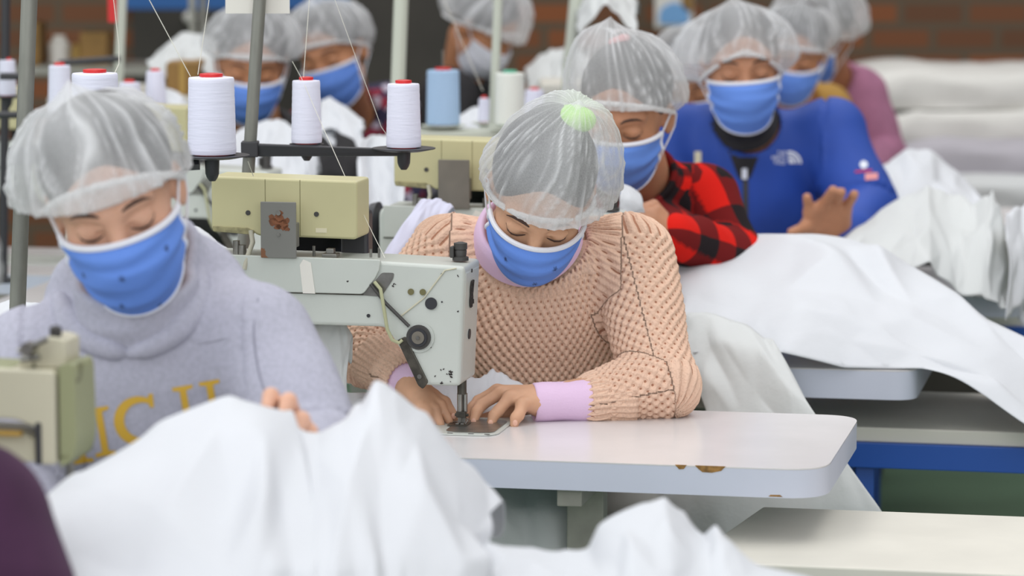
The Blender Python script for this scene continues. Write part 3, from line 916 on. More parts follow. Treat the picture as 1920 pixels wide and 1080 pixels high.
# ------------------------------------------------------------------ sewing machine with its cream drive box
def make_machine(NX, NY, label):
    T = frame((NX, NY, .76), SA)
    root = empty('sewing_machine', T((-.2, 0, 0)), label, 'sewing machine', 'industrial sewing machines')
    me = M['machine']
    arm = round_poly([(-.44, .284), (-.115, .280), (.020, .275), (.012, .077), (-.050, .077), (-.113, .172), (-.30, .172), (-.315, .02), (-.44, .02)], [.02, 0, .008, .008, .006, .012, .03, .01, .01], 5)
    MB().prism(arm, -.060, .060, T).build('arm', me, root, bevel=.010, seg=3, smooth=True)
    MB().prism(round_poly([(.0175, .268), (.0205, .262), (.0125, .085), (.009, .082)], 0), -.050, .052, T).build('end_cover', me, root, bevel=.002)
    cover = round_poly([(-.43, .2865), (-.120, .2835), (-.123, .266), (-.130, .252), (-.150, .226), (-.43, .226)], [0, .004, 0, 0, .006, 0], 4)
    MB().prism(cover, -.0645, -.058, T).build('top_cover', me, root, bevel=.0025)
    MB().prism([(-.43, .224), (-.150, .224), (-.150, .2265), (-.43, .2265)], -.0625, -.058, T).build('seam', M['dark_steel'], root)
    MB().prism(round_poly([(-.156, .224), (-.128, .251), (-.119, .262), (-.098, .262), (-.10, .252), (-.12, .222)], .004), -.0612, -.055, T).build('slot', M['steel'], root)
    MB().prism([(-.252, .225), (-.231, .225), (-.238, .276), (-.251, .281), (-.257, .272)], -.0655, -.0646, T).build('tape', M['card'], root)
    # tension boss with rings
    f = -.0605
    def disc(x, z, r, y0, y1, m, name, n=28, parent=None):
        return MB().cyl((x, y0, z), (x, y1, z), r, n, T).build(name, m, parent or root, smooth=True)
    disc(-.0565, .157, .0255, f - .002, f, me, 'boss')
    d = disc(-.0565, .157, .0205, f - .006, f, M['rubber'], 'dial')
    disc(-.0565, .157, .0150, f - .0085, f - .004, M['black'], 'dial_ring', parent=d)
    disc(-.0565, .157, .0105, f - .010, f - .004, M['bracket2'], 'dial_cap', parent=d)
    disc(-.0565, .157, .0030, f - .012, f - .004, M['steel'], 'dial_screw', parent=d)
    disc(-.036, .213, .0100, f - .0025, f, M['black'], 'plug')
    disc(-.070, .2315, .0052, f - .002, f, M['olive_screw'], 'screw')
    disc(-.050, .2315, .0052, f - .002, f, M['olive_screw'], 'screw')
    disc(-.142, .190, .0030, f - .001, f + .001, M['black'], 'screw')
    disc(-.018, .262, .0016, f - .001, f, M['black'], 'screw')
    disc(-.018, .216, .0014, f - .001, f, M['black'], 'screw')
    # lever strap and linkage bar
    MB().prism(round_poly([(-.093, .151), (-.079, .158), (-.041, .083), (-.050, .071), (-.058, .077)], .003), f - .004, f + .004, T).build('knee_lever', M['dark_steel'], root, bevel=.0012)
    disc(-.055, .092, .0038, f - .006, f - .003, M['steel'], 'lever_screw')
    MB().tube([(-.137, f - .005, .243), (-.112, f - .006, .213), (-.072, f - .006, .175)], [.0026, .0032, .0030], 8, T).build('linkage_rod', M['rubber'], root, smooth=True)
    MB().tube([(-.130, f - .006, .247), (-.119, f - .010, .236), (-.113, f - .012, .205), (-.108, f - .010, .170), (-.100, f - .008, .152), (-.089, f - .006, .147), (-.084, f - .004, .152)], .0030, 8, T).build('cable', M['olive_cable'], root, smooth=True)
    MB().tube([(.006, f - .0002, .272), (-.013, f - .0006, .268), (-.048, f - .0006, .222), (-.088, f - .0006, .190)], .0013, 6, T).build('taped_wire', M['machine_beige'], root, smooth=True)
    # knob and pins on top
    k = MB(); k.lathe([(.0135, 0), (.0135, .006), (.0095, .007), (.0105, .016), (.0095, .018), (.0112, .019), (.0112, .029), (.004, .031)], (0.0, 0, .278), 20, T)
    k.build('oil_knob', M['rubber'], root, smooth=True)
    MB().box((-.016, -.012, .283), (-.009, .006, .302), T).build('knob_flag', M['rubber'], root, bevel=.002)
    for x in (-.145, -.131): MB().cyl((x, -.03, .283), (x, -.03, .297 + (x + .145) * .2), .0022, 8, T).build('thread_pin', M['steel'], root, smooth=True)
    MB().cyl((-.242, -.03, .283), (-.242, -.03, .300), .0025, 8, T).build('thread_pin', M['steel'], root, smooth=True)
    MB().box((-.225, -.045, .283), (-.200, -.02, .289), T).box((-.219, -.04, .289), (-.206, -.026, .297), T).build('clip', M['steel'], root, bevel=.001)
    MB().cyl((-.375, -.03, .283), (-.375, -.03, .306), .006, 12, T).cyl((-.365, -.03, .283), (-.365, -.03, .299), .007, 12, T).build('regulator', M['steel'], root, smooth=True)
    # emblem and plug on the end face
    def Y_(py, z):  # end face, slightly slanted
        return (.0135 + (z - .077) * .0405 + .0008, py, z)
    b = MB()
    for cz, hh in ((.232, .013), (.214, .012)):
        pts = [Y_(-.008 + .009 * math.cos(a), cz + hh * math.sin(a)) for a in np.linspace(0, 2 * math.pi, 17)]
        b.tube(pts, .0016, 6, T, caps=False)
    b.tube([Y_(.003, .246), Y_(-.003, .225), Y_(-.012, .207), Y_(-.002, .203)], .0020, 6, T)
    b.tube([Y_(.008, .213), Y_(.010, .206)], .0012, 6, T)
    b.build('emblem', M['mark'], root, smooth=True)
    b = MB(); zc = .157
    V = [Y_(-.008 + .0085 * math.cos(a), zc + .0085 * math.sin(a)) for a in np.linspace(0, 2 * math.pi, 20, endpoint=False)]
    V2 = [(v[0] - .002, v[1], v[2]) for v in V]
    b.add([T(v) for v in V + V2], [tuple(range(20))] + [(i, (i + 1) % 20, (i + 1) % 20 + 20, i + 20) for i in range(20)]); b.build('end_plug', M['black'], root)
    b = MB(); b.tube([Y_(-.012, .266), Y_(-.012, .260)], .0011, 6, T); b.build('end_slot', M['mark'], root)
    # chipped paint marks
    b = MB(); rnd = random.Random(5)
    for cx, cz, r, n in ((-.006, .099, .004, 7), (-.001, .094, .003, 3), (-.018, .106, .003, 2), (-.028, .092, .002, 1), (-.020, .083, .0022, 2), (-.005, .083, .002, 1), (.010, .258, .0025, 2), (.008, .200, .0012, 2), (-.098, .241, .003, 3), (-.036, .141, .0015, 1), (-.066, .133, .0015, 1)):
        for _ in range(n):
            x = cx + rnd.uniform(-r, r); z = cz + rnd.uniform(-r, r); w = rnd.uniform(.0006, .0016); a = rnd.uniform(0, 3)
            V = [(x + w * (1.8 * math.cos(a) * math.cos(t) - math.sin(a) * math.sin(t)), z + w * (1.8 * math.sin(a) * math.cos(t) + math.cos(a) * math.sin(t))) for t in np.linspace(0, 5.4, 6)]
            b.prism(V, f - .0005, f + .001, T)
    b.build('paint_chips', M['mark'], root)
    # needle bar, presser foot, bed
    MB().lathe([(.0078, .055), (.0078, .080)], (.002, 0, 0), 16, T).build('presser_bar', M['dark_steel'], root, smooth=True)
    MB().lathe([(.0048, .022), (.0048, .056)], (-.0015, 0, 0), 16, T).lathe([(.0040, .024), (.0040, .056)], (.0065, .004, 0), 16, T).build('needle_bar', M['steel'], root, smooth=True)
    MB().box((-.007, -.006, .016), (.009, .008, .026), T).cyl((-.010, 0, .020), (.013, 0, .020), .0026, 10, T).build('needle_clamp', M['dark_steel'], root, bevel=.0015)
    MB().tube([(0, 0, .018), (0, 0, .003)], [.0012, .0006], 8, T).build('needle', M['steel'], root)
    MB().box((-.007, -.010, .0045), (-.0015, .014, .007), T).box((.0015, -.010, .0045), (.007, .014, .007), T).box((-.006, .004, .006), (.007, .010, .017), T).build('presser_foot', M['steel'], root, bevel=.0008)
    MB().tube([(.008, 0, .016), (.013, -.004, .012), (.009, -.006, .006)], .0009, 6, T).build('finger_guard', M['steel'], root)
    bed = round_poly([(-.44, -.09), (.078, -.09), (.078, .085), (-.44, .085)], [0, .035, .02, 0], 8)
    MB().prism(bed, .0003, .0028, T, 'xy').build('bed', me, root, bevel=.0008)
    MB().prism(round_poly([(-.012, -.075), (.070, -.075), (.070, .06), (-.012, .06)], .022), .0029, .0040, T, 'xy').build('slide_plate', M['steel'], root)
    MB().prism(round_poly([(-.02, -.02), (.014, -.02), (.014, .02), (-.02, .02)], .006), .0041, .0048, T, 'xy').build('needle_plate', M['dark_steel'], root)
    b = MB()
    for x in (.0, .035, .062): b.box((x - .004, -.0865, .0029), (x + .005, -.0835, .0034), T)
    b.build('bed_marks', M['mark'], root)
    # handwheel
    MB().lathe([(.02, -.44 - .035), (.058, -.44 - .03), (.062, -.44 - .015), (.03, -.44)], (0, 0, 0), 28, lambda v: T((v[2], v[0], v[1] + .225))).build('handwheel', M['black'], root, smooth=True)
    # cream drive box
    bx = MB(); y0 = -.040
    bx.prism(round_poly([(-.415, .414), (-.1655, .410), (-.1655, .313), (-.335, .316), (-.345, .3225), (-.415, .3235)], [.006, .006, .008, .006, .004, .006], 5), y0, .045, T)
    bo = bx.build('drive_box', M['box_beige'], root, bevel=.004, smooth=True, seg=3)
    for x in (-.322, -.2625): MB().box((x - .0004, y0 - .0004, .317), (x + .0004, y0 + .002, .410), T).build('panel_seam', M['olive_screw'], bo)
    for x in (-.3515, -.2345): MB().cyl((x, y0 - .0015, .354), (x, y0 + .002, .354), .0042, 14, T).build('panel_screw', M['rubber'], bo)
    MB().prism(round_poly([(-.413, .331), (-.352, .329), (-.342, .324), (-.342, .3175), (-.412, .322)], .003), y0 - .0025, y0 + .004, T).build('lower_lip', M['box_lip'], bo, bevel=.001)
    MB().tube([(-.347, y0 - .001, .325), (-.343, y0 - .004, .305), (-.347, y0 - .02, .285), (-.352, y0 - .024, .262)], .0042, 10, T).build('box_cable', M['bracket_pale'], bo, smooth=True)
    MB().prism(round_poly([(-.322, .376), (-.2615, .376), (-.2615, .283), (-.322, .283)], .002), -.0705, -.0665, T).prism([(-.32, .30), (-.264, .30), (-.264, .34), (-.32, .34)], -.067, -.04, T).build('mount_plate', M['bracket'], root, bevel=.0012)
    rr = random.Random(3)
    for (cx, cz, r_) in ((-.299, .343, .009), (-.291, .349, .009), (-.285, .338, .011), (-.279, .345, .007), (-.289, .358, .006), (-.303, .351, .006), (-.293, .335, .007), (-.278, .332, .006)):
        V = [(cx + r_ * rr.uniform(.55, 1.1) * math.cos(t), cz + r_ * rr.uniform(.5, 1.0) * math.sin(t)) for t in np.linspace(0, 5.9, 13)]
        MB().prism(V, -.0709, -.0700, T).build('rust_stain', M['rust'], root)
    for cz in (.358, .322): MB().cyl((-.291, -.0722, cz), (-.291, -.070, cz), .0042 if cz > .34 else .0028, 14, T).build('plate_screw', M['steel'], root, smooth=True)
    MB().prism([(-.236, .3235), (-.217, .3235), (-.217, .331), (-.236, .331)], y0 - .0006, y0 + .001, T).build('small_sticker', M['sticker'], bo)
    b = MB(); b.box((-.216, .046, .19), (-.169, .085, .352), T); b.build('motor_column', M['black'], root, bevel=.006)
    return root
M['olive_screw'] = mat('dull_brass', (118, 112, 76), .5, metal=.3)
M['olive_cable'] = mat('yellowed_cable', (176, 176, 140), .6)
M['mark'] = mat('worn_black_mark', (50, 44, 42), .7)
M['box_lip'] = mat('dirty_beige_plastic', (160, 152, 112), .6, noise=.25, nscale=90)
M['bracket_pale'] = mat('pale_grey_lead', (182, 178, 160), .6)
M['sticker'] = mat('pale_sticker', (216, 208, 178), .6)
mc1 = make_machine(-.085, 5.601, 'pale grey sewing machine with cream drive box at the needle of the pink knit sweater')
def copy_machine(src, x, y, label, dull=False):
    c = copy_tree(src)
    c.location = src.location + Vector((x + .085, y - 5.601, 0)); c['label'] = label
    if dull:
        for ch in list(c.children):
            if ch.name.startswith(('rust_stain', 'plate_screw')): bpy.data.objects.remove(ch)
            elif ch.name.startswith('mount_plate'):
                ch.material_slots[0].link = 'OBJECT'; ch.material_slots[0].material = M['bracket2']
    return c
copy_machine(mc1, .19, 6.42, 'sewing machine whose cream drive box shows between spool arm and pink sweater', True)
copy_machine(mc1, -.53, 7.35, 'sewing machine whose cream drive box shows left of the big thread cone', True)
copy_machine(mc1, -.99, 8.0, 'sewing machine with cream drive box cut by the left edge of the photo', True)

# foreground machine head
def fore_machine():
    Y = 4.12
    S = FPX / Y
    o = P(105, 880, Y); T = frame((o[0], o[1], 0), SA)
    z0, z1 = P(105, 872, Y)[2], P(105, 690, Y)[2]
    zm = z0
    root = empty('sewing_machine', T((-.15, .06, .76)), 'beige sewing machine head with olive end cover in the lower left foreground', 'sewing machine', 'industrial sewing machines')
    w = (172 - 105) / S
    MB().prism(round_poly([(-.30, z1 - .0), (0, z1 - .004), (0, z0), (-.024, z0), (-.024, z0 + .045), (-.05, z0 + .055), (-.30, z0 + .058)], [.01, .008, .004, .004, .006, .012, .01], 5), 0, .085, T).build('arm', M['machine_beige'], root, bevel=.006, smooth=True)
    MB().prism(round_poly([(-.30, z0 + .042), (-.052, z0 + .038), (-.030, z0 + .028), (-.030, z0 + .0), (-.30, z0 + .006)], [0, .01, .004, .004, 0]), .012, .08, T).build('lower_arm', M['machine_beige'], root, bevel=.003)
    MB().box((-.30, -.0005, z0 + .034), (-.045, .01, z0 + .040), T).build('mustard_strip', M['mustard_strip'], root)
    MB().box((-.026, -.002, z0 - .0), (-.018, .004, z0 + .052), T).build('slot_bar', M['black'], root, bevel=.002)
    MB().prism(round_poly([(.004, z1 + .002), (.020, z1 + .006), (.024, z1 - .004), (.026, z0 + .03), (.020, z0 + .006), (.004, z0 - .004)], [.003, .006, .004, .01, .006, .003]), .004, .080, T).build('end_cover', M['machine_olive'], root, bevel=.005, smooth=True)
    MB().prism(round_poly([(-.055, z1 - .004), (.008, z1 - .004), (.008, z1 + .032), (-.010, z1 + .036), (-.030, z1 + .030), (-.050, z1 + .012)], .006), .02, .075, T).build('top_housing', M['machine_beige'], root, bevel=.005, smooth=True)
    MB().lathe([(.0085, 0), (.0085, .020), (.006, .022), (.0075, .024), (.0075, .034), (.003, .036)], (-.008, .03, z1 + .012), 16, T).build('tension_knob', M['rubber'], root, smooth=True)
    b = MB(); b.tube([(-.050, .012, z1 + .018), (-.030, .008, z1 + .026), (-.012, .012, z1 + .034)], .0035, 8, T); b.tube([(-.046, .010, z1 + .008), (-.022, .008, z1 + .012)], .004, 8, T)
    b.cyl((-.036, .0, z1 + .022), (-.036, .02, z1 + .022), .008, 14, T); b.build('tension_wires', M['steel'], root, smooth=True)
    MB().prism([(-.30, z1 + .004), (-.058, z1 - .002), (-.058, z1 - .02), (-.30, z1 - .02)], .01, .08, T).build('arm_top', M['machine_olive'], root, bevel=.003)
    MB().box((-.30, .01, .7605), (-.20, .08, z0 + .05), T).build('pillar', M['machine_beige'], root, bevel=.004)
    MB().box((-.32, -.02, .7605), (.06, .15, .768), T).build('bed', M['machine_beige'], root, bevel=.002)
    MB().cyl((-.002, .06, .775), (-.002, .06, z0 + .01), .005, 12, T).build('needle_bar', M['steel'], root)
M['mustard_strip'] = mat('amber_strip', (176, 142, 70), .5)
fore_machine()

# ------------------------------------------------------------------ thread cones, stands and strands
def cone(cx, ptop, pbot, Y, wt, wb, material, cap, label, group='cones of sewing thread on the stands', peg=False, cx2=None):
    S = FPX / Y
    cx2 = cx if cx2 is None else cx2
    B = P(cx2, pbot, Y); Tp = P(cx, ptop, Y)
    rt, rb = wt / 2 / S, wb / 2 / S; hgt = Tp[2] - B[2]
    root = empty('thread_cone', B, label, 'thread cone', group)
    n = 26; prof = [(rb * .55, 0), (rb * .97, 0), (rb, .004)]
    for i in range(1, n):
        t = i / n; prof.append((rb + (rt - rb) * t + .00015 * math.sin(i * 2.1), .004 + (hgt - .008) * t))
    prof += [(rt, hgt - .003), (rt * .97, hgt - .001), (rt * .5, hgt)]
    MB().lathe(prof, B, 36).build('wound_thread', material, root, smooth=True)
    rc = rt * .52
    MB().lathe([(rc * .9, -.001), (rc * .97, hgt + .001), (rc, hgt + .003), (rc * .98, hgt + .005), (rc * .6, hgt + .006)], B, 24).build('spool_core', cap, root, smooth=True)
    MB().lathe([(rb * .75, -.002), (rb * .75, .0005)], B, 24).build('core_foot', cap, root)
    if peg: MB().cyl(B + [0, 0, -.01], B + [0, 0, hgt + .045], .0022, 8).build('peg', M['steel'], root)
    return B, Tp

def pole(x0, y0, x1, y1, Y, wpx, material, label, name='thread_stand', foot=None, parts=None, group='thread stand poles'):
    """pole through two photo points, carried on to the floor or table"""
    S = FPX / Y; a = P(x0, y0, Y); b = P(x1, y1, Y); d = (a - b) / (a - b)[2]
    lo = b + d * ((foot or 0) - b[2]); hi = a + d * .45
    root = empty(name, lo, label, 'thread stand', group)
    MB().tube([lo, b, a, hi], wpx / 2 / S, 20).build('pole', material, root, smooth=True)
    MB().lathe([(.03, 0), (.03, .008), (wpx / 2 / S * 1.3, .012)], lo, 20).build('base_flange', material, root)
    return root

def tray(B, r, root, Mx, stem=.03):
    MB().lathe([(.006, -.006), (r * .6, -.006), (r, -.0015), (r, .0), (.004, .0)], B + np.array([0, 0, -.002]), 32).build('cone_tray', Mx, root, smooth=True)
    MB().lathe([(.005, -stem - .012), (.009, -stem - .006), (.011, -stem), (.012, -.006)], B + np.array([0, 0, -.002]), 16).build('tray_stem', Mx, root, smooth=True)

# stand behind the left worker
YA = 5.45
rA = pole(55, 0, 32, 600, YA, 31, M['pole'], 'thick grey thread stand pole rising at the far left', foot=.76)
B1, A1 = cone(180, 136, 300, YA - .02, 86, 96, M['cone_white'], M['red'], 'white thread cone half hidden behind the leftmost hair net')
B2, A2 = cone(400, 144, 288, YA - .02, 86, 92, M['cone_white'], M['red'], 'widest white thread cone on the round black tray, left of the second pole', cx2=397.5)
tray(B1, .058, rA, M['black']); tray(B2, .060, rA, M['black'])
pa = P(20, 290, YA)
b = MB(); b.box((pa[0], pa[1] - .03, pa[2] - .014), (pa[0] + .04, pa[1] + .03, pa[2] + .014)); b.build('clamp', M['black'], rA, bevel=.002)
b = MB(); b.tube([pa + [.02, 0, 0], B1 + [0, 0, -.016], B2 + [-.02, 0, -.016]], .010, 4); b.build('arm', M['black'], rA)
# stand behind the machine
YB = 5.95
rB = pole(487, 0, 465, 330, YB, 24, M['pole'], 'slim grey thread stand pole with black spool arm behind the cream box', foot=.76)
B3, A3 = cone(575, 150, 267, YB, 52, 58, M['cone_white'], M['red'], 'narrow white thread cone at the middle of the black spool arm')
B4, A4 = cone(757, 156, 275, YB - .06, 60, 66, M['cone_white'], M['red'], 'white thread cone at the right end of the black spool arm')
tray(B3, .030, rB, M['black'], .018); tray(B4, .055, rB, M['black'], .026)
a, c = P(453, 279, YB), P(757, 283, YB - .06)
b = MB(); dz = .0135
b.box((a[0], a[1] - .018, a[2] - dz), (a[0] + .03, a[1] + .018, a[2] + dz)).build('clamp', M['black'], rB, bevel=.002)
b = MB(); V = [(a[0], a[1] - .004, a[2] - dz), (c[0], c[1] - .004, c[2] - .009), (c[0], c[1] + .004, c[2] - .009), (a[0], a[1] + .004, a[2] - dz), (a[0], a[1] - .010, a[2] + .010), (c[0], c[1] - .010, c[2] + .003), (c[0], c[1] + .010, c[2] + .003), (a[0], a[1] + .010, a[2] + .010)]
b.add(V, [(0, 3, 2, 1), (4, 5, 6, 7), (0, 1, 5, 4), (1, 2, 6, 5), (2, 3, 7, 6), (3, 0, 4, 7)]).build('arm', M['black'], rB, bevel=.003)
for px in (494, 553): q = P(px, 278, YB - .012); MB().cyl(q, q + [0, .01, 0], .0028, 10).build('rivet', M['olive_screw'], rB)
q = P(484, 8, YB + .018)
cardo = MB().box((q[0] - .057, q[1] - .001, q[2] - .016), (q[0] + .055, q[1] + .001, q[2] + .09))
tag(cardo.build('paper_card', M['card']), 'cream paper card fixed on the slim grey pole at the top', 'card')
# farther poles and cones
rC = pole(752, 0, 738, 380, 7.6, 27, M['pole_white'], 'cream painted pole behind the rightmost cone of the spool arm', foot=.76)
rD = pole(934, 0, 928, 150, 7.9, 17, M['pole_white'], 'thin greenish pole beside the off white cone', foot=.76)
rE = pole(1080, 0, 1072, 85, 8.6, 25, M['pole_white'], 'short cream pole above the pointed hair net', foot=.76)
rF = pole(229, 0, 222, 160, 8.6, 18, M['pole_white'], 'pale pole with the red tag at upper left', foot=.76)
rG = pole(11, 0, 9, 200, 7.6, 17, M['black'], 'black pole at the upper left corner', foot=.76)
B5, _ = cone(831, 131, 233, 7.75, 60, 63, M['cone_blue'], M['red'], 'light blue thread cone with a metal peg', peg=True)
tray(B5, .052, rD, M['pole_white'], .02)
B6, _ = cone(956, 136, 233, 7.7, 54, 58, M['cone_cream'], M['green'], 'off white thread cone with a green core')
tray(B6, .050, rD, M['pole_white'], .02)
b = MB(); b.box((B5[0] - .08, 7.70, B5[2] - .028), (B6[0] + .1, 7.80, B5[2] - .012)); b.build('arm', M['pole_white'], rD, bevel=.003)
for (cx, t_, bt, Y, wt, wb, lb) in ((1002, 168, 215, 8.1, 34, 38, 'small white cone right of the off white cone'), (908, 184, 228, 8.0, 20, 24, 'small white cone between the blue and off white cones'),
                                  (113, 122, 210, 7.2, 40, 46, 'white thread cone just right of the thick grey pole'), (14, 112, 178, 7.6, 30, 34, 'white cone cut by the left edge at the black pole'),
                                  (243, 154, 200, 7.6, 40, 44, 'low white cone right of the half hidden cone'), (292, 133, 196, 7.7, 34, 40, 'white cone left of the brown carton')):
    B_, _ = cone(cx, t_, bt, Y, wt, wb, M['cone_white'], M['red'], lb)
    tray(B_, .03, {1002: rE, 908: rD, 113: rG, 14: rG, 243: rF, 292: rF}[cx], M['black'] if cx < 700 else M['pole_white'], .015)
for (r_, x0, y0, x1, y1, Y) in ((rG, -20, 216, 135, 214, 7.4), (rF, 215, 204, 320, 202, 7.65), (rG, 0, 143, 60, 143, 7.55), (rF, 110, 118, 225, 110, 8.5)):
    MB().tube([P(x0, y0, Y), P(x1, y1, Y)], .008, 8).build('arm', M['black'], r_)
q = P(210, 15, 8.4); tag(MB().box((q[0] - .010, q[1], q[2] - .035), (q[0] + .010, q[1] + .01, q[2] + .08)).build('red_tag', M['red']), 'red tag hanging on the pale pole at upper left', 'tag')

def strand(pts, label, r=.0006):
    pp = [P(*p) for p in pts]
    out = []
    for i in range(len(pp) - 1):
        for k in range(6): out.append(pp[i] + (pp[i + 1] - pp[i]) * k / 6)
    out.append(pp[-1])
    tag(MB().tube(out, r, 6).build('thread', M['thread'], smooth=True), label, 'thread', 'loose thread strands')
strand([(200, -260, 5.45), (213, 0, 5.44), (223, 85, 5.44), (223, 120, 5.44), (215, 137, 5.43)], 'thread rising from the half hidden cone behind the left hair net')
strand([(180, -230, 5.43), (280, 0, 5.42), (357, 143, 5.42)], 'thread slanting from upper left to the widest cone')
strand([(410, -180, 5.44), (392, 0, 5.43), (371, 140, 5.42)], 'steep thread rising from the widest cone')
strand([(586, -200, 5.95), (580, 0, 5.95), (569, 145, 5.94)], 'thread rising from the narrow cone to the top edge')
strand([(548, 115, 5.93), (566, 148, 5.93), (604, 235, 5.90), (648, 333, 5.72), (700, 440, 5.60), (722, 484, 5.56)], 'thread slanting across the spool arm down over the cream box', .0005)
strand([(600, -120, 5.95), (628, 0, 5.94), (715, 238, 5.92), (740, 274, 5.9)], 'faint thread slanting towards the right cone of the spool arm', .0004)
strand([(465, 303, 5.43), (475, 330, 5.5)], 'short thread end under the round black tray')
strand([(790, -100, 7.7), (833, 0, 7.7), (905, 170, 7.7)], 'thread in front of the blurred hair net at top centre', .0007)
# ------------------------------------------------------------------ cloth
def cloth(rows, label, seed=1, amp=.012, up=(4, 4), levels=2, material='white_cloth', group='white non woven fabric pieces', name='fabric', keep=(), cre=.55, fine=.35, cat='fabric', thick=.0012, edge=None, noise_f=6, smoothness=.25, tri=True):
    R = np.array([[P(*p) for p in r] for r in rows])
    nr, nc = R.shape[:2]; ur, uc = up
    tr = np.linspace(0, nr - 1, (nr - 1) * ur + 1); tc = np.linspace(0, nc - 1, (nc - 1) * uc + 1)
    def interp(A, t):
        i = np.minimum(np.floor(t).astype(int), A.shape[0] - 2); f = (t - i)[:, None, None]
        # catmull-rom blended with linear keeps some straight creases
        lin_ = A[i] * (1 - f) + A[i + 1] * f
        a, b, c, d = A[np.maximum(i - 1, 0)], A[i], A[i + 1], A[np.minimum(i + 2, A.shape[0] - 1)]
        cr = .5 * (2 * b + (c - a) * f + (2 * a - 5 * b + 4 * c - d) * f ** 2 + (3 * b - a - 3 * c + d) * f ** 3)
        return lin_ * (1 - smoothness) + cr * smoothness
    G = interp(R, tr); G = np.swapaxes(interp(np.swapaxes(G, 0, 1), tc), 0, 1)
    rng = np.random.RandomState(seed)
    a, b = G.shape[:2]
    du = np.gradient(G, axis=0); dv = np.gradient(G, axis=1); N = np.cross(du, dv); N /= np.linalg.norm(N, axis=2)[..., None] + 1e-9
    rv = rng.uniform(-1, 1, (a, b))
    big = noise3(G.reshape(-1, 3) * noise_f, seed).reshape(a, b)
    mask = np.ones((a, b))
    for k in keep:
        mask[min(k * ur, a - 1)] *= .25
    G2 = G + N * ((rv * fine + big * 1.0) * amp * mask)[..., None]
    G2 += rng.uniform(-.18, .18, G.shape) * np.linalg.norm(dv, axis=2)[..., None] * mask[..., None]
    V = G2.reshape(-1, 3); F = []
    for i in range(a - 1):
        for j in range(b - 1):
            p, q, r, s = i * b + j, i * b + j + 1, (i + 1) * b + j + 1, (i + 1) * b + j
            if not tri: F.append((p, q, r, s))
            elif rng.rand() < .5: F += [(p, q, r), (p, r, s)]
            else: F += [(p, q, s), (q, r, s)]
    o = mk(name, V, F, M[material], smooth=True, label=label, cat=cat, group=group)
    me = o.data
    at = me.attributes.new('crease_edge', 'FLOAT', 'EDGE')
    vals = [(rng.uniform(.3, .95) if rng.rand() < cre * .8 else 0.0) for e in me.edges]
    at.data.foreach_set('value', vals)
    s = o.modifiers.new('sub', 'SUBSURF'); s.levels = levels; s.render_levels = levels
    t = o.modifiers.new('thick', 'SOLIDIFY'); t.thickness = thick
    return o

def back(r, dy, dpx=0): return [(x + dpx, y + abs(dy) * 260, Y + dy) for x, y, Y in r]

# foreground heap, far layer (held up by the left worker)
rid = [(80, 925, 4.02), (175, 858, 4.05), (300, 788, 4.10), (430, 742, 4.14), (500, 738, 4.15), (546, 768, 4.16), (556, 797, 4.17), (590, 797, 4.18), (648, 772, 4.22), (676, 735, 4.24), (702, 698, 4.25), (740, 712, 4.25), (800, 768, 4.24), (862, 842, 4.22), (905, 905, 4.20), (934, 942, 4.16)]
bk = [(x * .98 + 12, y + 95, Y + .16) for x, y, Y in rid]
m1 = [(60, 985, 3.88), (170, 930, 3.9), (290, 850, 3.93), (425, 812, 3.96), (500, 800, 3.97), (550, 830, 4.0), (572, 860, 4.0), (600, 862, 4.0), (645, 842, 4.02), (680, 800, 4.06), (708, 790, 4.08), (745, 790, 4.08), (790, 840, 4.06), (850, 900, 4.05), (890, 945, 4.05), (916, 972, 4.08)]
m2 = [(60, 1080, 3.76), (165, 1030, 3.76), (290, 960, 3.78), (420, 930, 3.8), (490, 905, 3.80), (545, 930, 3.84), (585, 945, 3.84), (615, 940, 3.82), (650, 930, 3.86), (690, 900, 3.9), (715, 910, 3.92), (750, 900, 3.92), (790, 930, 3.9), (845, 975, 3.92), (885, 1000, 3.95), (926, 1004, 4.02)]
m3 = [(60, 1180, 3.64), (165, 1140, 3.62), (290, 1090, 3.62), (420, 1060, 3.62), (490, 1050, 3.64), (545, 1060, 3.66), (585, 1070, 3.66), (620, 1075, 3.66), (660, 1060, 3.68), (700, 1040, 3.7), (725, 1050, 3.72), (760, 1050, 3.74), (800, 1060, 3.74), (850, 1070, 3.78), (890, 1070, 3.82), (925, 1045, 3.95)]
m4 = [(x, y + 150, Y - .08) for x, y, Y in m3]
cloth([bk, rid, m1, m2, m3, m4], 'large blurred white fabric heaped over the foreground table before the grey sweatshirt', seed=4, amp=.026, up=(1, 1), keep=(1,), levels=4, cre=.7)
# second foreground heap, bottom centre
r2 = [(840, 1040, 3.98), (910, 1012, 4.0), (950, 1016, 4.02), (1000, 1030, 4.04), (1060, 1032, 4.05), (1108, 1026, 4.05), (1124, 985, 4.06), (1150, 966, 4.08), (1205, 944, 4.1), (1244, 928, 4.12), (1285, 955, 4.12), (1322, 1002, 4.1), (1341, 984, 4.08), (1370, 1010, 4.05), (1398, 1056, 4.02), (1520, 1086, 4.0)]
b2 = [(x, y + 80, Y + .14) for x, y, Y in r2]
f2 = [(840, 1110, 3.8), (910, 1085, 3.82), (950, 1085, 3.84), (1000, 1088, 3.86), (1060, 1090, 3.88), (1115, 1080, 3.9), (1150, 1050, 3.92), (1180, 1030, 3.92), (1225, 1020, 3.94), (1262, 1010, 3.96), (1300, 1040, 3.96), (1335, 1060, 3.95), (1352, 1040, 3.96), (1375, 1060, 3.94), (1400, 1095, 3.9), (1520, 1120, 3.9)]
g2 = [(x, y + 100, Y - .14) for x, y, Y in f2]
cloth([b2, r2, f2, g2], 'crumpled white fabric peak at the bottom edge before the table leg', seed=9, amp=.016, up=(2, 1), keep=(1,), levels=3, cre=.7)

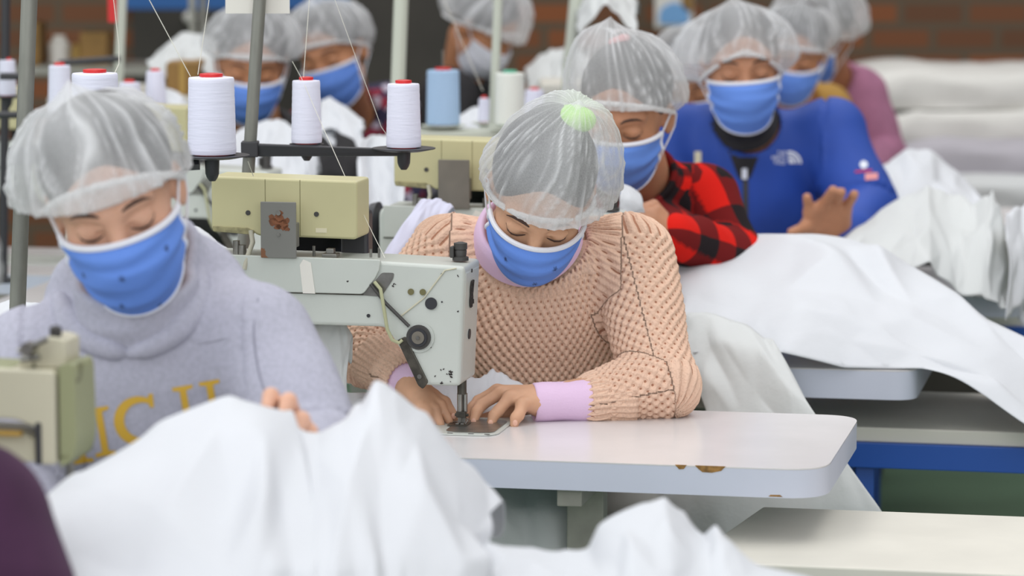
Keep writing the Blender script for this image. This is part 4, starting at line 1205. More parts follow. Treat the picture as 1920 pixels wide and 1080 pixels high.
# main drape over the second table
r3 = [(1235, 530, 6.62), (1256, 470, 6.72), (1300, 447, 6.80), (1400, 438, 6.85), (1500, 437, 6.88), (1580, 440, 6.86), (1640, 462, 6.80), (1700, 492, 6.74), (1770, 535, 6.66), (1850, 590, 6.56), (1930, 650, 6.44), (2010, 730, 6.34)]
b3 = [(x, y + 60, Y + .22) for x, y, Y in r3]
n3 = [(1265, 600, 6.52), (1285, 565, 6.55), (1330, 525, 6.6), (1400, 500, 6.62), (1490, 482, 6.64), (1570, 490, 6.62), (1640, 520, 6.56), (1710, 560, 6.5), (1780, 600, 6.44), (1860, 650, 6.38), (1940, 700, 6.32), (2015, 770, 6.25)]
o3 = [(1290, 640, 6.38), (1310, 625, 6.38), (1370, 610, 6.38), (1430, 600, 6.36), (1500, 590, 6.36), (1580, 595, 6.36), (1650, 620, 6.34), (1720, 650, 6.32), (1790, 670, 6.28), (1865, 710, 6.24), (1945, 760, 6.2), (2020, 820, 6.15)]
p3 = [(1300, 660, 6.28), (1340, 655, 6.27), (1410, 652, 6.26), (1470, 662, 6.24), (1530, 680, 6.245), (1580, 690, 6.25), (1660, 692, 6.25), (1730, 690, 6.24), (1790, 705, 6.22), (1850, 745, 6.18), (1930, 800, 6.14), (2020, 850, 6.10)]
cloth([b3, r3, n3, o3, p3], 'big smooth white fabric mound spread over the rounded table end at the right', seed=21, amp=.022, up=(2, 1), keep=(1, 4), levels=3, cre=.6, fine=.5)
# the part that hangs off the left of that table
h1 = [(1268, 585, 6.42), (1330, 588, 6.36), (1400, 610, 6.28), (1450, 640, 6.22), (1480, 672, 6.18)]
h2 = [(1285, 640, 6.32), (1350, 640, 6.24), (1430, 660, 6.16), (1482, 700, 6.12), (1506, 730, 6.1)]
h3 = [(1310, 710, 6.24), (1370, 720, 6.16), (1450, 730, 6.1), (1510, 750, 6.06), (1545, 790, 6.04)]
h4 = [(1335, 790, 6.18), (1400, 800, 6.10), (1480, 810, 6.04), (1560, 820, 6.0), (1600, 870, 6.0)]
h5 = [(1200, 905, 6.14), (1340, 930, 6.06), (1480, 940, 6.0), (1590, 950, 5.96), (1662, 962, 5.95)]
h6 = [(1150, 1060, 6.14), (1290, 1070, 6.06), (1430, 1080, 6.0), (1560, 1090, 5.96), (1680, 1080, 5.95)]
cloth([h1, h2, h3, h4, h5, h6], 'white fabric hanging from the covered table down behind the chipped table', seed=31, amp=.016, up=(1, 2), levels=3, material='wash_cloth')
# fabric heap farther back right
r4 = [(1560, 470, 7.45), (1610, 420, 7.55), (1680, 372, 7.62), (1740, 345, 7.66), (1790, 365, 7.66), (1830, 380, 7.62), (1862, 350, 7.6), (1878, 395, 7.55), (1895, 470, 7.45), (1915, 545, 7.35)]
b4 = [(x, y + 50, Y + .25) for x, y, Y in r4]
n4 = [(1560, 520, 7.25), (1620, 480, 7.28), (1690, 430, 7.34), (1740, 420, 7.36), (1785, 440, 7.38), (1815, 450, 7.36), (1850, 440, 7.34), (1870, 470, 7.3), (1890, 520, 7.26), (1908, 570, 7.2)]
o4 = [(1570, 560, 7.12), (1640, 540, 7.1), (1700, 520, 7.12), (1740, 510, 7.12), (1780, 530, 7.14), (1810, 540, 7.14), (1840, 550, 7.14), (1860, 560, 7.12), (1880, 565, 7.1), (1895, 580, 7.08)]
cloth([b4, r4, n4, o4], 'crumpled white fabric heap in front of the blue jacket sleeve at right', seed=41, amp=.030, up=(2, 2), levels=3, cre=.8, material='wash_cloth', keep=(1,))
r5 = [(1560, 420, 8.0), (1630, 345, 8.3), (1680, 290, 8.5), (1740, 280, 8.6), (1800, 330, 8.5), (1860, 400, 8.3), (1930, 470, 8.1)]
cloth([[(x, y + 40, Y + .3) for x, y, Y in r5], r5, [(x + 5, y + 70, Y - .3) for x, y, Y in r5], [(x + 10, y + 150, Y - .5) for x, y, Y in r5]], 'white fabric behind the blue jacket elbow on the far right table', seed=51, amp=.03, up=(3, 3), cre=.7, keep=(1,))
r6 = [(1885, 400, 7.2), (1905, 385, 7.3), (1935, 365, 7.4), (1990, 350, 7.5)]
cloth([[(x, y + 40, Y + .2) for x, y, Y in r6], r6, [(x, y + 90, Y - .2) for x, y, Y in r6], [(x, y + 200, Y - .3) for x, y, Y in r6]], 'white fabric corner cut by the right edge of the photo', seed=53, amp=.015, up=(2, 2), keep=(1,))
# fabric being sewn
r7 = [(640, 735, 5.74), (700, 735, 5.76), (790, 665, 5.80), (835, 668, 5.80), (870, 705, 5.78), (900, 708, 5.78), (925, 690, 5.79), (945, 700, 5.78), (985, 722, 5.77), (1010, 745, 5.76)]
n7 = [(640, 755, 5.72), (700, 752, 5.73), (790, 725, 5.75), (835, 730, 5.75), (865, 745, 5.74), (890, 745, 5.74), (915, 740, 5.745), (940, 745, 5.745), (970, 750, 5.74), (1000, 765, 5.73)]
o7 = [(635, 776, 5.70), (695, 776, 5.70), (790, 774, 5.71), (835, 778, 5.70), (865, 780, 5.70), (885, 779, 5.70), (905, 778, 5.705), (930, 777, 5.71), (960, 776, 5.715), (990, 775, 5.72)]
cloth([[(x, y + 70, Y + .05) for x, y, Y in r7], r7, n7, o7], 'white fabric piece under the needle between both hands', seed=61, amp=.006, up=(3, 3), keep=(1, 3))
r8 = [(545, 640, 5.62), (580, 610, 5.66), (615, 602, 5.68), (645, 606, 5.68), (660, 625, 5.68)]
cloth([[(x, y + 60, Y + .03) for x, y, Y in r8], r8, [(x - 8, y + 60, Y - .02) for x, y, Y in r8], [(x - 12, y + 140, Y - .04) for x, y, Y in r8]], 'thin white fabric hanging below the machine arm beside the knit sleeve', seed=63, amp=.008, up=(3, 3), keep=(1,), material='wash_cloth')
k8 = [(880, 905, 5.60), (930, 900, 5.62), (985, 905, 5.63), (1040, 902, 5.62), (1090, 905, 5.62)]
cloth([k8, [(870, 965, 5.52), (925, 955, 5.50), (985, 960, 5.52), (1040, 955, 5.50), (1095, 960, 5.52)], [(865, 1030, 5.48), (925, 1030, 5.46), (985, 1035, 5.48), (1040, 1030, 5.46), (1098, 1035, 5.48)], [(860, 1120, 5.47), (925, 1120, 5.45), (985, 1120, 5.47), (1040, 1120, 5.45), (1100, 1120, 5.47)]], 'shaded white fabric hanging under the chipped table beside its leg', seed=69, amp=.012, up=(2, 2), material='wash_cloth')
# lavender cloth over the second machine
r9 = [(790, 372, 6.30), (810, 368, 6.32), (832, 372, 6.32), (850, 385, 6.30)]
cloth([[(x + 5, y + 40, Y + .06) for x, y, Y in r9], r9, [(755, 420, 6.22), (780, 420, 6.22), (800, 425, 6.24), (820, 430, 6.25)], [(715, 480, 6.16), (740, 485, 6.16), (770, 490, 6.18), (800, 500, 6.2)], [(690, 560, 6.10), (720, 560, 6.1), (760, 570, 6.12), (800, 580, 6.15)]], 'pale lavender cloth draped over the machine behind the pink sweater', seed=65, amp=.005, up=(3, 3), material='lavender_cloth')
# other background pieces
def heap(ridge, label, drop=90, seed=1, amp=.02, dy=.3, material='white_cloth', cre=.5):
    return cloth([[(x, y + 30, Y + dy * .7) for x, y, Y in ridge], ridge, [(x, y + drop * .5, Y - dy * .5) for x, y, Y in ridge], [(x, y + drop, Y - dy) for x, y, Y in ridge]], label, seed=seed, amp=amp, up=(3, 3), keep=(1,), material=material, cre=cre)
heap([(-40, 585, 5.9), (10, 562, 5.95), (50, 565, 5.95), (95, 575, 5.9), (130, 600, 5.85)], 'white fabric on the left edge beside the pole foot', 110, 71, .006)
heap([(300, 440, 6.1), (340, 418, 6.15), (372, 425, 6.15), (405, 450, 6.1), (440, 470, 6.05)], 'white fabric between the left hair net and the cream box', 110, 73, .01)
heap([(405, 285, 7.9), (440, 250, 8.0), (480, 232, 8.1), (515, 222, 8.1), (545, 232, 8.1), (575, 262, 8.0), (592, 310, 7.9)], 'white fabric on the table below the masked pair at upper left', 120, 75, .02)
heap([(668, 300, 7.4), (680, 262, 7.5), (700, 250, 7.6), (735, 250, 7.6), (760, 270, 7.5)], 'white fabric standing behind the spool arm before the cream pole', 170, 77, .015)
heap([(860, 218, 8.2), (890, 200, 8.3), (915, 198, 8.3), (940, 215, 8.2), (960, 235, 8.1)], 'small white fabric heap between blue and off white cones', 50, 79, .012)
heap([(270, 175, 8.6), (300, 160, 8.7), (330, 170, 8.6), (352, 195, 8.5), (375, 215, 8.4)], 'white fabric under the brown carton at upper left', 60, 81, .015)
heap([(280, 115, 9.2), (310, 82, 9.3), (345, 62, 9.4), (385, 70, 9.4), (410, 110, 9.3)], 'white bundle on the shelf left of the masked pair', 70, 83, .02, material='wash_cloth')
heap([(985, 130, 9.6), (1010, 105, 9.7), (1035, 90, 9.8), (1060, 85, 9.8), (1090, 100, 9.7), (1120, 130, 9.6)], 'white garments piled behind the off white cone', 110, 85, .03, material='wash_cloth')
heap([(630, 215, 8.3), (600, 190, 8.35), (620, 182, 8.4), (650, 200, 8.3), (680, 225, 8.2)], 'small white fabric tuft below the second blue mask', 60, 87, .012)

_a, _b = P(1012, 150, 9.5), P(1150, 150, 9.5)
_t = empty('work_table', ((_a[0] + _b[0]) / 2, 9.6, 0), 'pale table under the white garments behind the off white cone', 'table')
MB().box((_a[0], 9.3, _a[2] - .03), (_b[0], 10.1, _a[2])).build('tabletop', M['board'], _t, bevel=.003)
for _x in (_a[0] + .03, _b[0] - .03):
    for _y in (9.33, 10.07): MB().box((_x - .02, _y - .02, 0), (_x + .02, _y + .02, _a[2] - .03)).build('leg', M['pole_white'], _t)
# white fabric stack and wrapped piles at far right
def slab(px0, px1, ptop, pbot, Y, depth, label, material, layers=6, seed=1, sag=.02):
    a = P(px0, pbot, Y); c = P(px1, ptop, Y); c1 = P(px1, pbot, Y)
    x0, x1, z0, z1 = a[0], c[0], c1[2], c[2]
    nx = 28; V = []; F = []; rng = np.random.RandomState(seed)
    prof = [(0, 0), (0, .33), (0, .66), (.02, .9), (.10, 1.0), (.35, 1.02), (.7, 1.0), (1, .98), (1, 0)]
    for i in range(nx + 1):
        t = i / nx; zt = z1 + (sag * math.sin(t * 5 + seed) + rng.uniform(-.004, .004)) - (.35 * (z1 - z0) * max(0, (.12 - t) / .12) ** 2)
        for (d, h) in prof:
            V.append((x0 + (x1 - x0) * t, Y + d * depth + .01 * math.sin(t * 23 + h * 9), z0 + (zt - z0) * h))
    m = len(prof)
    for i in range(nx):
        for j in range(m - 1): F.append((i * m + j, (i + 1) * m + j, (i + 1) * m + j + 1, i * m + j + 1))
    F.append(tuple(range(m))); F.append(tuple(nx * m + j for j in range(m))[::-1])
    return mk('fabric_stack', V, F, M[material], smooth=True, label=label, cat='fabric stack', group='stacked fabric at the back right')
slab(1625, 2400, 128, 205, 10.9, .8, 'top white layer of the long fabric stack at the back wall', 'stack_white', seed=3)
slab(1640, 2400, 206, 272, 10.85, .85, 'lower white layer of the long fabric stack at the back wall', 'stack_white', seed=5, sag=.006)
slab(1690, 2400, 275, 335, 10.6, .9, 'grey wrapped pile under the white fabric stack', 'grey_wrap', seed=7, sag=.008)
slab(1700, 2400, 337, 395, 10.4, .9, 'pale lower pile under the grey wrapped pile', 'wash_cloth', seed=8, sag=.008)
b = MB(); q = P(1690, 396, 10.3)
b.box((q[0] - .05, 10.25, 0), (3.4, 11.6, q[2] - .005)); tag(b.build('pallet_base', M['dark_panel'], bevel=.01), 'dark base under the stacked fabric at the back right', 'pallet')

# ------------------------------------------------------------------ background furniture
q0, q1 = P(655, 0, 11.2), P(860, 210, 11.2)
root = empty('dark_cabinet', ((q0[0] + q1[0]) / 2, 11.4, 0), 'dark brown cabinet behind the blue thread cone', 'cabinet')
MB().box((q0[0], 11.2, 0), (q1[0], 11.7, 2.1)).build('cabinet_body', M['dark_panel'], root, bevel=.01)
for x in (0, 1):
    w = (q1[0] - q0[0]) / 2
    MB().box((q0[0] + x * w + .004, 11.18, .06), (q0[0] + (x + 1) * w - .004, 11.2, 2.06)).build('cabinet_door', M['dark_panel'], root, bevel=.004)
q0, q1 = P(235, 0, 13.15), P(705, 17, 13.15)
tag(MB().box((q0[0], 13.15, q1[2]), (q1[0], 13.2, q1[2] + .35)).build('banner', M['banner']), 'long blue banner high on the back wall', 'banner')
q = P(250, 60, 13.15); q1 = P(650, 60, 13.15)
tag(MB().box((q[0], 13.11, 0), (q1[0], 13.19, P(250, 18, 13.15)[2])).build('board', M['dark_panel']), 'dark board on the back wall below the blue banner', 'board')
# shelf with supplies at the upper left
sh = empty('storage_shelf', (-1.45, 11.0, 0), 'open grey shelf with supplies behind the thick left pole', 'shelf')
zs = P(100, 122, 10.9)[2]
for z in (.3, .65, zs - .026, zs + .32): MB().box((-1.95, 10.8, z), (-1.0, 11.2, z + .025)).build('shelf_board', M['leg'], sh)
for x in (-1.95, -1.02):
    for y in (10.8, 11.18): MB().box((x, y, 0), (x + .02, y + .02, 2.1)).build('upright', M['leg'], sh)
for (px, py0, py1, w, c, lb) in ((105, 68, 122, 42, 'card', 'cream jar on the shelf with yellow lid band'), (60, 40, 118, 26, 'cardboard', 'small brown carton on the shelf by the black pole'), (175, 60, 120, 50, 'cardboard', 'brown carton right of the cream jar on the shelf'), (138, 84, 122, 20, 'yellow', 'yellow bottle between jar and carton')):
    a, c2 = P(px - w / 2, py1, 10.9), P(px + w / 2, py0, 10.9)
    zb = zs; h_ = c2[2] - a[2]
    if c == 'cardboard':
        r_ = MB().box((a[0], 10.9, zb), (c2[0], 11.08, zb + h_)).build('carton', M[c], bevel=.003)
    else:
        r_ = MB().lathe([(w / 2 * .0016, 0), (w / 2 * .0017, h_ * .7), (w / 2 * .001, h_ * .85), (w / 2 * .001, h_)], ((a[0] + c2[0]) / 2, 10.98, zb), 20).build('jar' if c == 'card' else 'bottle', M[c] if c != 'yellow' else M['mustard_strip'], smooth=True)
    tag(r_, lb, 'carton' if c == 'cardboard' else 'jar', 'supplies on the shelf')
a, c2 = P(312, 178, 9.0), P(372, 118, 9.0)
ct = empty('carton', ((a[0] + c2[0]) / 2, 9.1, a[2]), 'brown cardboard carton left of the masked pair', 'carton')
MB().box((a[0], 9.0, a[2]), (c2[0], 9.25, c2[2])).build('carton_body', M['cardboard'], ct, bevel=.003)
MB().box((a[0] + .035, 8.998, a[2]), (a[0] + .05, 9.0, c2[2])).build('tape', M['mustard_strip'], ct)
tb = MB().box((a[0] - .3, 8.9, a[2] - .03), (c2[0] + .01, 9.5, a[2] - .001))
rt = empty('work_table', (a[0], 9.2, 0), 'far table carrying the brown carton', 'table')
tb.build('tabletop', M['board'], rt)
for dx in (-.25, .05):
    for y in (8.95, 9.45): MB().box((a[0] + dx - .02, y - .02, 0), (a[0] + dx + .02, y + .02, a[2] - .03)).build('leg', M['leg'], rt)
q = P(357, 41, 13.088); tag(MB().lathe([(.02, 0), (.028, .02), (.012, .04)], q, 16).build('round_lamp', M['card'], smooth=True), 'small round cream fitting on the dark board', 'fitting')
# posters on the wall behind the centre right
q0, q1 = P(1228, 52, 12.9), P(1300, 0, 12.9)
pr = empty('poster', ((q0[0] + q1[0]) / 2, 12.9, q0[2]), 'poster with a light blue mask shape behind the blue jacket worker', 'poster')
MB().box((q0[0], 12.9, q0[2]), (q1[0], 12.91, q1[2] + .2)).build('sheet', M['card'], pr)
MB().prism(round_poly([(q0[0] + .012, q0[2] + .015), (q1[0] - .012, q0[2] + .012), (q1[0] - .02, q0[2] + .075), ((q0[0] + q1[0]) / 2, q0[2] + .10), (q0[0] + .02, q0[2] + .075)], .02), 12.893, 12.9).build('printed_mask', M['blue_poster'], pr)
MB().prism(round_poly([(q0[0] + .10, q1[2] - .03), (q1[0] - .002, q1[2] - .05), (q1[0] - .002, q1[2] + .1), (q0[0] + .1, q1[2] + .1)], .02), 12.893, 12.9).build('printed_patch', M['cardboard'], pr)
heap([(1085, 10, 8.65), (1110, -30, 8.68), (1140, -55, 8.7), (1175, -20, 8.68), (1195, 0, 8.62)], 'white plastic sheet hanging on the short cream pole above the pointed hair net', 60, 91, .012, material='wash_cloth')
ot = empty('work_table', (1.0, 9.3, 0), 'far table behind the blue jacket', 'table')
z = 0.76
M['fs'] = M['board']
MB().box((.55, 8.75, z - .04), (2.2, 9.3, z)).build('tabletop', M['table'], ot, bevel=.003)
for x in (.6, 2.1):
    for y in (8.8, 9.25): MB().box((x - .02, y - .02, 0), (x + .02, y + .02, z - .04)).build('leg', M['leg'], ot)
# ------------------------------------------------------------------ the workers
def curl_hand(**kw): return kw

# --- worker in the pink beige knit sweater
M['nail'] = mat('pink_nail', (226, 176, 152), .35)
M['seam'] = mat('grey_seam', (150, 150, 164), .9)
def knit_disp(V, N, u, v, reg):
    h = np.where(reg == 0, np.cos(2 * np.pi * u / .0150) * np.cos(np.pi * v / .0100), np.cos(2 * np.pi * u / .0150) * np.cos(np.pi * v / .0100))
    h = h - .8 * np.clip(-h, 0, 1) ** 2
    amp = np.where(reg == 0, .0016, .0021)
    big = folds(V, u, v, reg, .006, 7, 8)
    out = h * amp + np.where(reg > 0, big * 1.2, big * .5)
    return out

A = Person('person in a pink beige knit sweater, blue mask and hair net, sewing', P(1014, 362, 5.74), (-6, 41, 12), 1.10, M['skin2'],
           (P(838, 478, 5.90), P(1180, 480, 5.88)), (P(694, 660, 5.86), P(1240, 716, 5.72)), (P(772, 728, 5.68), P(1020, 752, 5.665)), (.10, 6.13, .56))
def handsA(S):
    def q(*a): return P(*a)
    W_ = q(1022, 751, 5.668)
    kn = [q(932, 733, 5.70), q(940, 736, 5.675), q(956, 745, 5.650), q(980, 759, 5.630)]
    pip = [q(897, 752, 5.70), q(903, 759, 5.668), q(934, 771, 5.635), q(972, 779, 5.612)]
    tip = [q(876, 786, 5.675), q(887, 793, 5.645), q(920, 796, 5.622), q(964, 797, 5.606)]
    S.cap(q(1030, 750, 5.67), W_, .025, .026, .01)
    for i in range(4):
        S.cap(W_ + (kn[i] - W_) * .15, kn[i], .021 - .001 * i, .0115, .014)
        m = (pip[i] + tip[i]) / 2 + np.array([-.001, 0, .004])
        S.cap(kn[i], pip[i], .0108, .0098, .006); S.cap(pip[i], m, .0098, .0090, .004); S.cap(m, tip[i], .0090, .0074, .004)
    S.cap(W_, q(960, 770, 5.71), .016, .013, .012); S.cap(q(960, 770, 5.71), q(905, 786, 5.70), .012, .009, .006)
    # hand on the left side of the photo
    W2 = q(772, 728, 5.68)
    kn = [q(812, 742, 5.66), q(806, 748, 5.64), q(798, 756, 5.625), q(790, 764, 5.61)]
    tip = [q(854, 783, 5.635), q(842, 789, 5.62), q(826, 795, 5.605), q(808, 800, 5.60)]
    for i in range(4):
        S.cap(W2 + (kn[i] - W2) * .1, kn[i], .021, .0115, .014)
        m = kn[i] * .52 + tip[i] * .48 + np.array([.002, 0, .007])
        S.cap(kn[i], m, .0105, .0096, .006); S.cap(m, tip[i], .0094, .0072, .004)
    S.cap(W2, q(800, 765, 5.70), .016, .012, .012); S.cap(q(800, 765, 5.70), q(845, 786, 5.665), .011, .009, .006)
A.body(.0034, handsA)
A.face()
A.hair(bun=((.0, -.068, .085), (.036, .036, .030)))
eL, eR = P(738, 700, 5.73), P(1122, 747, 5.69)
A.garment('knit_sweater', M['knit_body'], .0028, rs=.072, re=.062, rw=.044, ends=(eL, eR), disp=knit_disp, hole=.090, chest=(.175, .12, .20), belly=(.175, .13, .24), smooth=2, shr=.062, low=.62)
# ribbed collar and cuffs
def rib_ring(p, pts_c, axis, fwd, ra, rb, rad, wid, nr, name, material, flare=0.0, parent=None, tilt=0.0):
    n = nr * 8; V = []; F = []
    axis = axis / np.linalg.norm(axis); f = fwd - axis * fwd.dot(axis); f /= np.linalg.norm(f); sd = np.cross(axis, f)
    K = 9
    for i in range(n):
        a = 2 * math.pi * i / n; rib = abs(math.cos(a * nr / 2))
        d = math.cos(a) * sd + math.sin(a) * f
        for j in range(K):
            t = math.pi * 2 * j / K
            w = math.cos(t) * wid; h = math.sin(t) * rad
            h = h * (1 + .30 * rib) + (.002 * rib if h > 0 else 0)
            rr = 1.0
            V.append(pts_c + d * (1) * 0 + sd * math.cos(a) * (ra + w * (1 - tilt) * 1.0) + f * math.sin(a) * (rb + w * (1 - tilt)) + axis * (h - w * flare))
    for i in range(n):
        for j in range(K): F.append((i * K + j, ((i + 1) % n) * K + j, ((i + 1) % n) * K + (j + 1) % K, i * K + (j + 1) % K))
    return mk(name, V, np.array(F), material, parent or p.root, smooth=True)
hd = A.h.w((0, -.01, -.08)) - A.mid; hd /= np.linalg.norm(hd)
def rib_cuff(p, a, b, r0, r1, nr, name, material, amp=.0016):
    a = np.array(a); b = np.array(b); d = b - a; L = np.linalg.norm(d); d /= L
    ref = np.array([0, 1., .2]); ref -= d * ref.dot(d); ref /= np.linalg.norm(ref); r2 = np.cross(d, ref)
    n = nr * 6; K = 14; V = []; F = []
    prof = [(-.02, r0 * .8), (0, r0)] + [(t, r0 + (r1 - r0) * t + .0012 * math.sin(t * 9)) for t in np.linspace(.08, .97, K - 5)] + [(1.0, r1 * .98), (1.0, r1 * .88), (.9, r1 * .82)]
    for i in range(n):
        an = 2 * math.pi * i / n; rb = amp * math.cos(an * nr)
        for (t, r) in prof: V.append(a + d * L * t + (r + rb) * (math.cos(an) * ref + math.sin(an) * r2))
    K = len(prof)
    for i in range(n):
        for j in range(K - 1): F.append((i * K + j, i * K + j + 1, ((i + 1) % n) * K + j + 1, ((i + 1) % n) * K + j))
    return mk(name, V, np.array(F), material, p.root, smooth=True)
rib_cuff(A, P(1185, 742, 5.70), P(1104, 749, 5.685), .0475, .040, 26, 'ribbed_cuff', M['knit'])
rib_cuff(A, P(1112, 749, 5.686), P(1000, 754, 5.665), .037, .0325, 3, 'shirt_cuff', M['lilac'], .0008)
rib_cuff(A, P(700, 672, 5.76), P(755, 712, 5.70), .046, .036, 26, 'ribbed_cuff', M['knit'])
rib_cuff(A, P(738, 700, 5.72), P(783, 730, 5.675), .034, .029, 3, 'shirt_cuff', M['lilac'], .0008)
# collar: a band that follows the garment around the neck opening
def loft_collar(p, material, name, a_in, a_out, nr, amp, lift=.006, roll=.012, cz=.02, parent=None, label=None, fold_in=.8, fwd_more=0.0, reach=.6):
    sd = p.side; hdv = p.h.w((0, -.01, -.08)) - p.mid; hdv /= np.linalg.norm(hdv)
    f = p.fwd - hdv * p.fwd.dot(hdv); f /= np.linalg.norm(f); sdv = np.cross(hdv, f)
    n = nr * 8 if nr > 12 else 120; K = 14; V = []; F = []; UV = []
    bv = BVHTree.FromPolygons([tuple(v) for v in p.gV], [tuple(q) for q in p.gF])
    c0 = p.mid + hdv * cz
    R = np.zeros((n, K)); A_ = np.zeros((n, K))
    for i in range(n):
        a = 2 * math.pi * i / n; d = math.cos(a) * sdv + math.sin(a) * f
        fr = max(0, math.sin(a))
        for j in range(K):
            t = j / (K - 1)
            phi = math.radians(a_in + (a_out + fwd_more * fr - a_in) * t)
            w = math.cos(phi) * hdv + math.sin(phi) * d
            loc = bv.ray_cast(Vector(c0 + w * reach), Vector(-w), .6)
            R[i, j] = np.linalg.norm(np.array(loc[0]) - c0) if loc[0] is not None else .1
            A_[i, j] = phi
    for _ in range(6): R = (np.roll(R, 1, 0) + np.roll(R, -1, 0) + 2 * R) / 4
    for _ in range(3): R[:, 1:-1] = (R[:, :-2] + R[:, 2:] + 2 * R[:, 1:-1]) / 4
    rin = R[:, 2].copy(); R[:, 0] = np.maximum(R[:, 0], rin * .98); R[:, 1] = np.maximum(R[:, 1], rin * .99)
    K2 = K + 3
    for i in range(n):
        a = 2 * math.pi * i / n; d = math.cos(a) * sdv + math.sin(a) * f; rib = amp * math.cos(a * nr)
        w0 = math.cos(A_[i, 0]) * hdv + math.sin(A_[i, 0]) * d
        base = c0 + w0 * (R[i, 0] + lift)
        V += [base - d * .010 - hdv * .030, base - d * .008 - hdv * .012, base - d * .004 + hdv * roll * .6]
        for j in range(K):
            t = j / (K - 1); w = math.cos(A_[i, j]) * hdv + math.sin(A_[i, j]) * d
            V.append(c0 + w * (R[i, j] + lift * (1 - t ** 2 * 1.2) + roll * max(0, 1 - t * 3.5) + rib * min(1, (1 - t) * 3)))
        UV += [(a * .11 + .03, j * .007 + .05, 0) for j in range(K2)]
    for i in range(n):
        for j in range(K2 - 1): F.append((i * K2 + j, i * K2 + j + 1, ((i + 1) % n) * K2 + j + 1, ((i + 1) % n) * K2 + j))
    return mk(name, np.array(V), np.array(F), material, parent or p.root, smooth=True, label=label, attrs={'cloth_uv': np.array(UV)})
loft_collar(A, M['knit'], 'ribbed_collar', 53, 63, 48, .0034, lift=.0115, roll=.003, fwd_more=24, reach=.19)
sdv_ = np.cross(hd, A.fwd - hd * A.fwd.dot(hd)); sdv_ /= np.linalg.norm(sdv_); fv_ = np.cross(sdv_, hd); fv_ /= np.linalg.norm(fv_)
Vc, Fc = [], []
for i in range(80):
    a = 2 * math.pi * i / 80; d = math.cos(a) * sdv_ + math.sin(a) * fv_
    for j, (r_, h_) in enumerate(((.062, .045), (.065, .075), (.069, .082), (.075, .080), (.083, .066), (.090, .040))):
        Vc.append(A.mid + d * (r_ + .006) - A.side * .014 + hd * (h_ + .016 + .003 * math.sin(a * 3)))
for i in range(80):
    for j in range(5): Fc.append((i * 6 + j, i * 6 + j + 1, ((i + 1) % 80) * 6 + j + 1, ((i + 1) % 80) * 6 + j))
mk('shirt_collar', np.array(Vc), np.array(Fc), M['lilac'], A.root, smooth=True)
nl = MB()
for (px, py, Y) in ((888, 791, 5.632), (920, 794, 5.614), (966, 794, 5.598), (851, 781, 5.628)):
    c = P(px, py, Y); tt = np.linspace(0, 2 * math.pi, 15)[:-1]
    M2 = MB(); M2.lathe([(.0001, .0012), (.0030, .0009), (.0042, 0)], (0, 0, 0), 14, lambda v: c + np.array([v[0], -v[2] * .8 - .0062, v[1] * 1.25 + v[2] * .6 + .002]))
    M2.build('fingernail', M['nail'], A.root, smooth=True)
make_cap(A.h, A.root, c=(-.012, -.018, .034), r=(.108, .122, .112), front=.036, back=-.060, apex=(-.02, -.040, .014), seed=12, folds=30, pleat=.005, low=-.6)
g = SDF(A.h.C - .2, A.h.C + .2, .004)
for k_ in range(10):
    a0, a1 = 2 * math.pi * k_ / 10, 2 * math.pi * (k_ + 1) / 10
    g.cap(A.h.w((.017 * math.cos(a0) - .034, -.072 + .020 * math.sin(a0), .100 + .012 * math.sin(a0))), A.h.w((.017 * math.cos(a1) - .034, -.072 + .020 * math.sin(a1), .100 + .012 * math.sin(a1))), .013, .013)
V, F = g.mesh(); mk('hair_tie', V, F, M['green_band'], A.root, smooth=True)
make_mask(A.h, A.root, motifs=((-.42, .30), (-.52, .52), (.12, .62), (.38, .30), (-.15, .98), (.75, .45)), seed=5, wr=.0032)
A.trousers(material=M['trouser_grey'])

# --- worker in the grey sweatshirt
def sweat_disp(V, N, u, v, reg): return folds(V, u, v, reg, .010, 17, 7, (1, 1, .6)) * np.where(reg > 0, 1.0, .6)
B = Person('person in a grey hooded sweatshirt with gold letters, blue mask and hair net', P(213, 364, 4.52), (8, 22, -16), 1.10, M['skin1'],
           (P(52, 690, 4.62), P(478, 640, 4.62)), (P(30, 930, 4.5), P(596, 860, 4.50)), (P(60, 1060, 4.3), P(575, 850, 4.30)), (-.58, 4.86, .56))
def handsB(S):
    W_ = P(575, 850, 4.30)
    for kx, tx, r in (((545, 800, 4.26), (508, 742, 4.19), .010), ((562, 808, 4.25), (541, 752, 4.18), .0105), ((578, 820, 4.24), (566, 786, 4.17), .010), ((590, 840, 4.24), (582, 808, 4.18), .009)):
        k_, t_ = P(*kx), P(*tx)
        S.cap(W_, k_, .02, .012, .012); S.cap(k_, t_, .0115, r, .005); S.cap(t_, t_ + np.array([-.004, -.012, -.012]), r, r * .85, .004)
    S.cap(W_, P(540, 850, 4.22), .016, .012, .01)
B.body(.0036, handsB)
B.face()
B.hair()
def hoodB(S):
    c = B.mid - B.fwd * .095 + B.axis * .045
    S.ell(c, (.135, .06, .075), B.R, .04)
B.garment('sweatshirt', M['sweat'], .0042, rs=.078, re=.064, rw=.045, disp=sweat_disp, hole=.072, chest=(.185, .13, .20), belly=(.18, .14, .24), smooth=2, shr=.066, low=.62, extra=hoodB)
loft_collar(B, M['sweat'], 'hood_edge', 40, 76, 5, .0018, lift=.012, roll=.016, fwd_more=0)
make_cap(B.h, B.root, c=(.013, -.018, .030), r=(.112, .128, .106), front=.060, back=-.075, apex=(.0, -.02, .0), seed=33, folds=17, pleat=.0075, low=-.62, lump=.010, sharp=.8)
make_mask(B.h, B.root, motifs=((-.62, .36), (-.08, .33), (.55, .25), (-.22, .72), (-.45, .86), (.25, .96)), seed=8, wr=.0046)
B.trousers()
bvB = BVHTree.FromPolygons([tuple(v) for v in B.gV], [tuple(q) for q in B.gF])
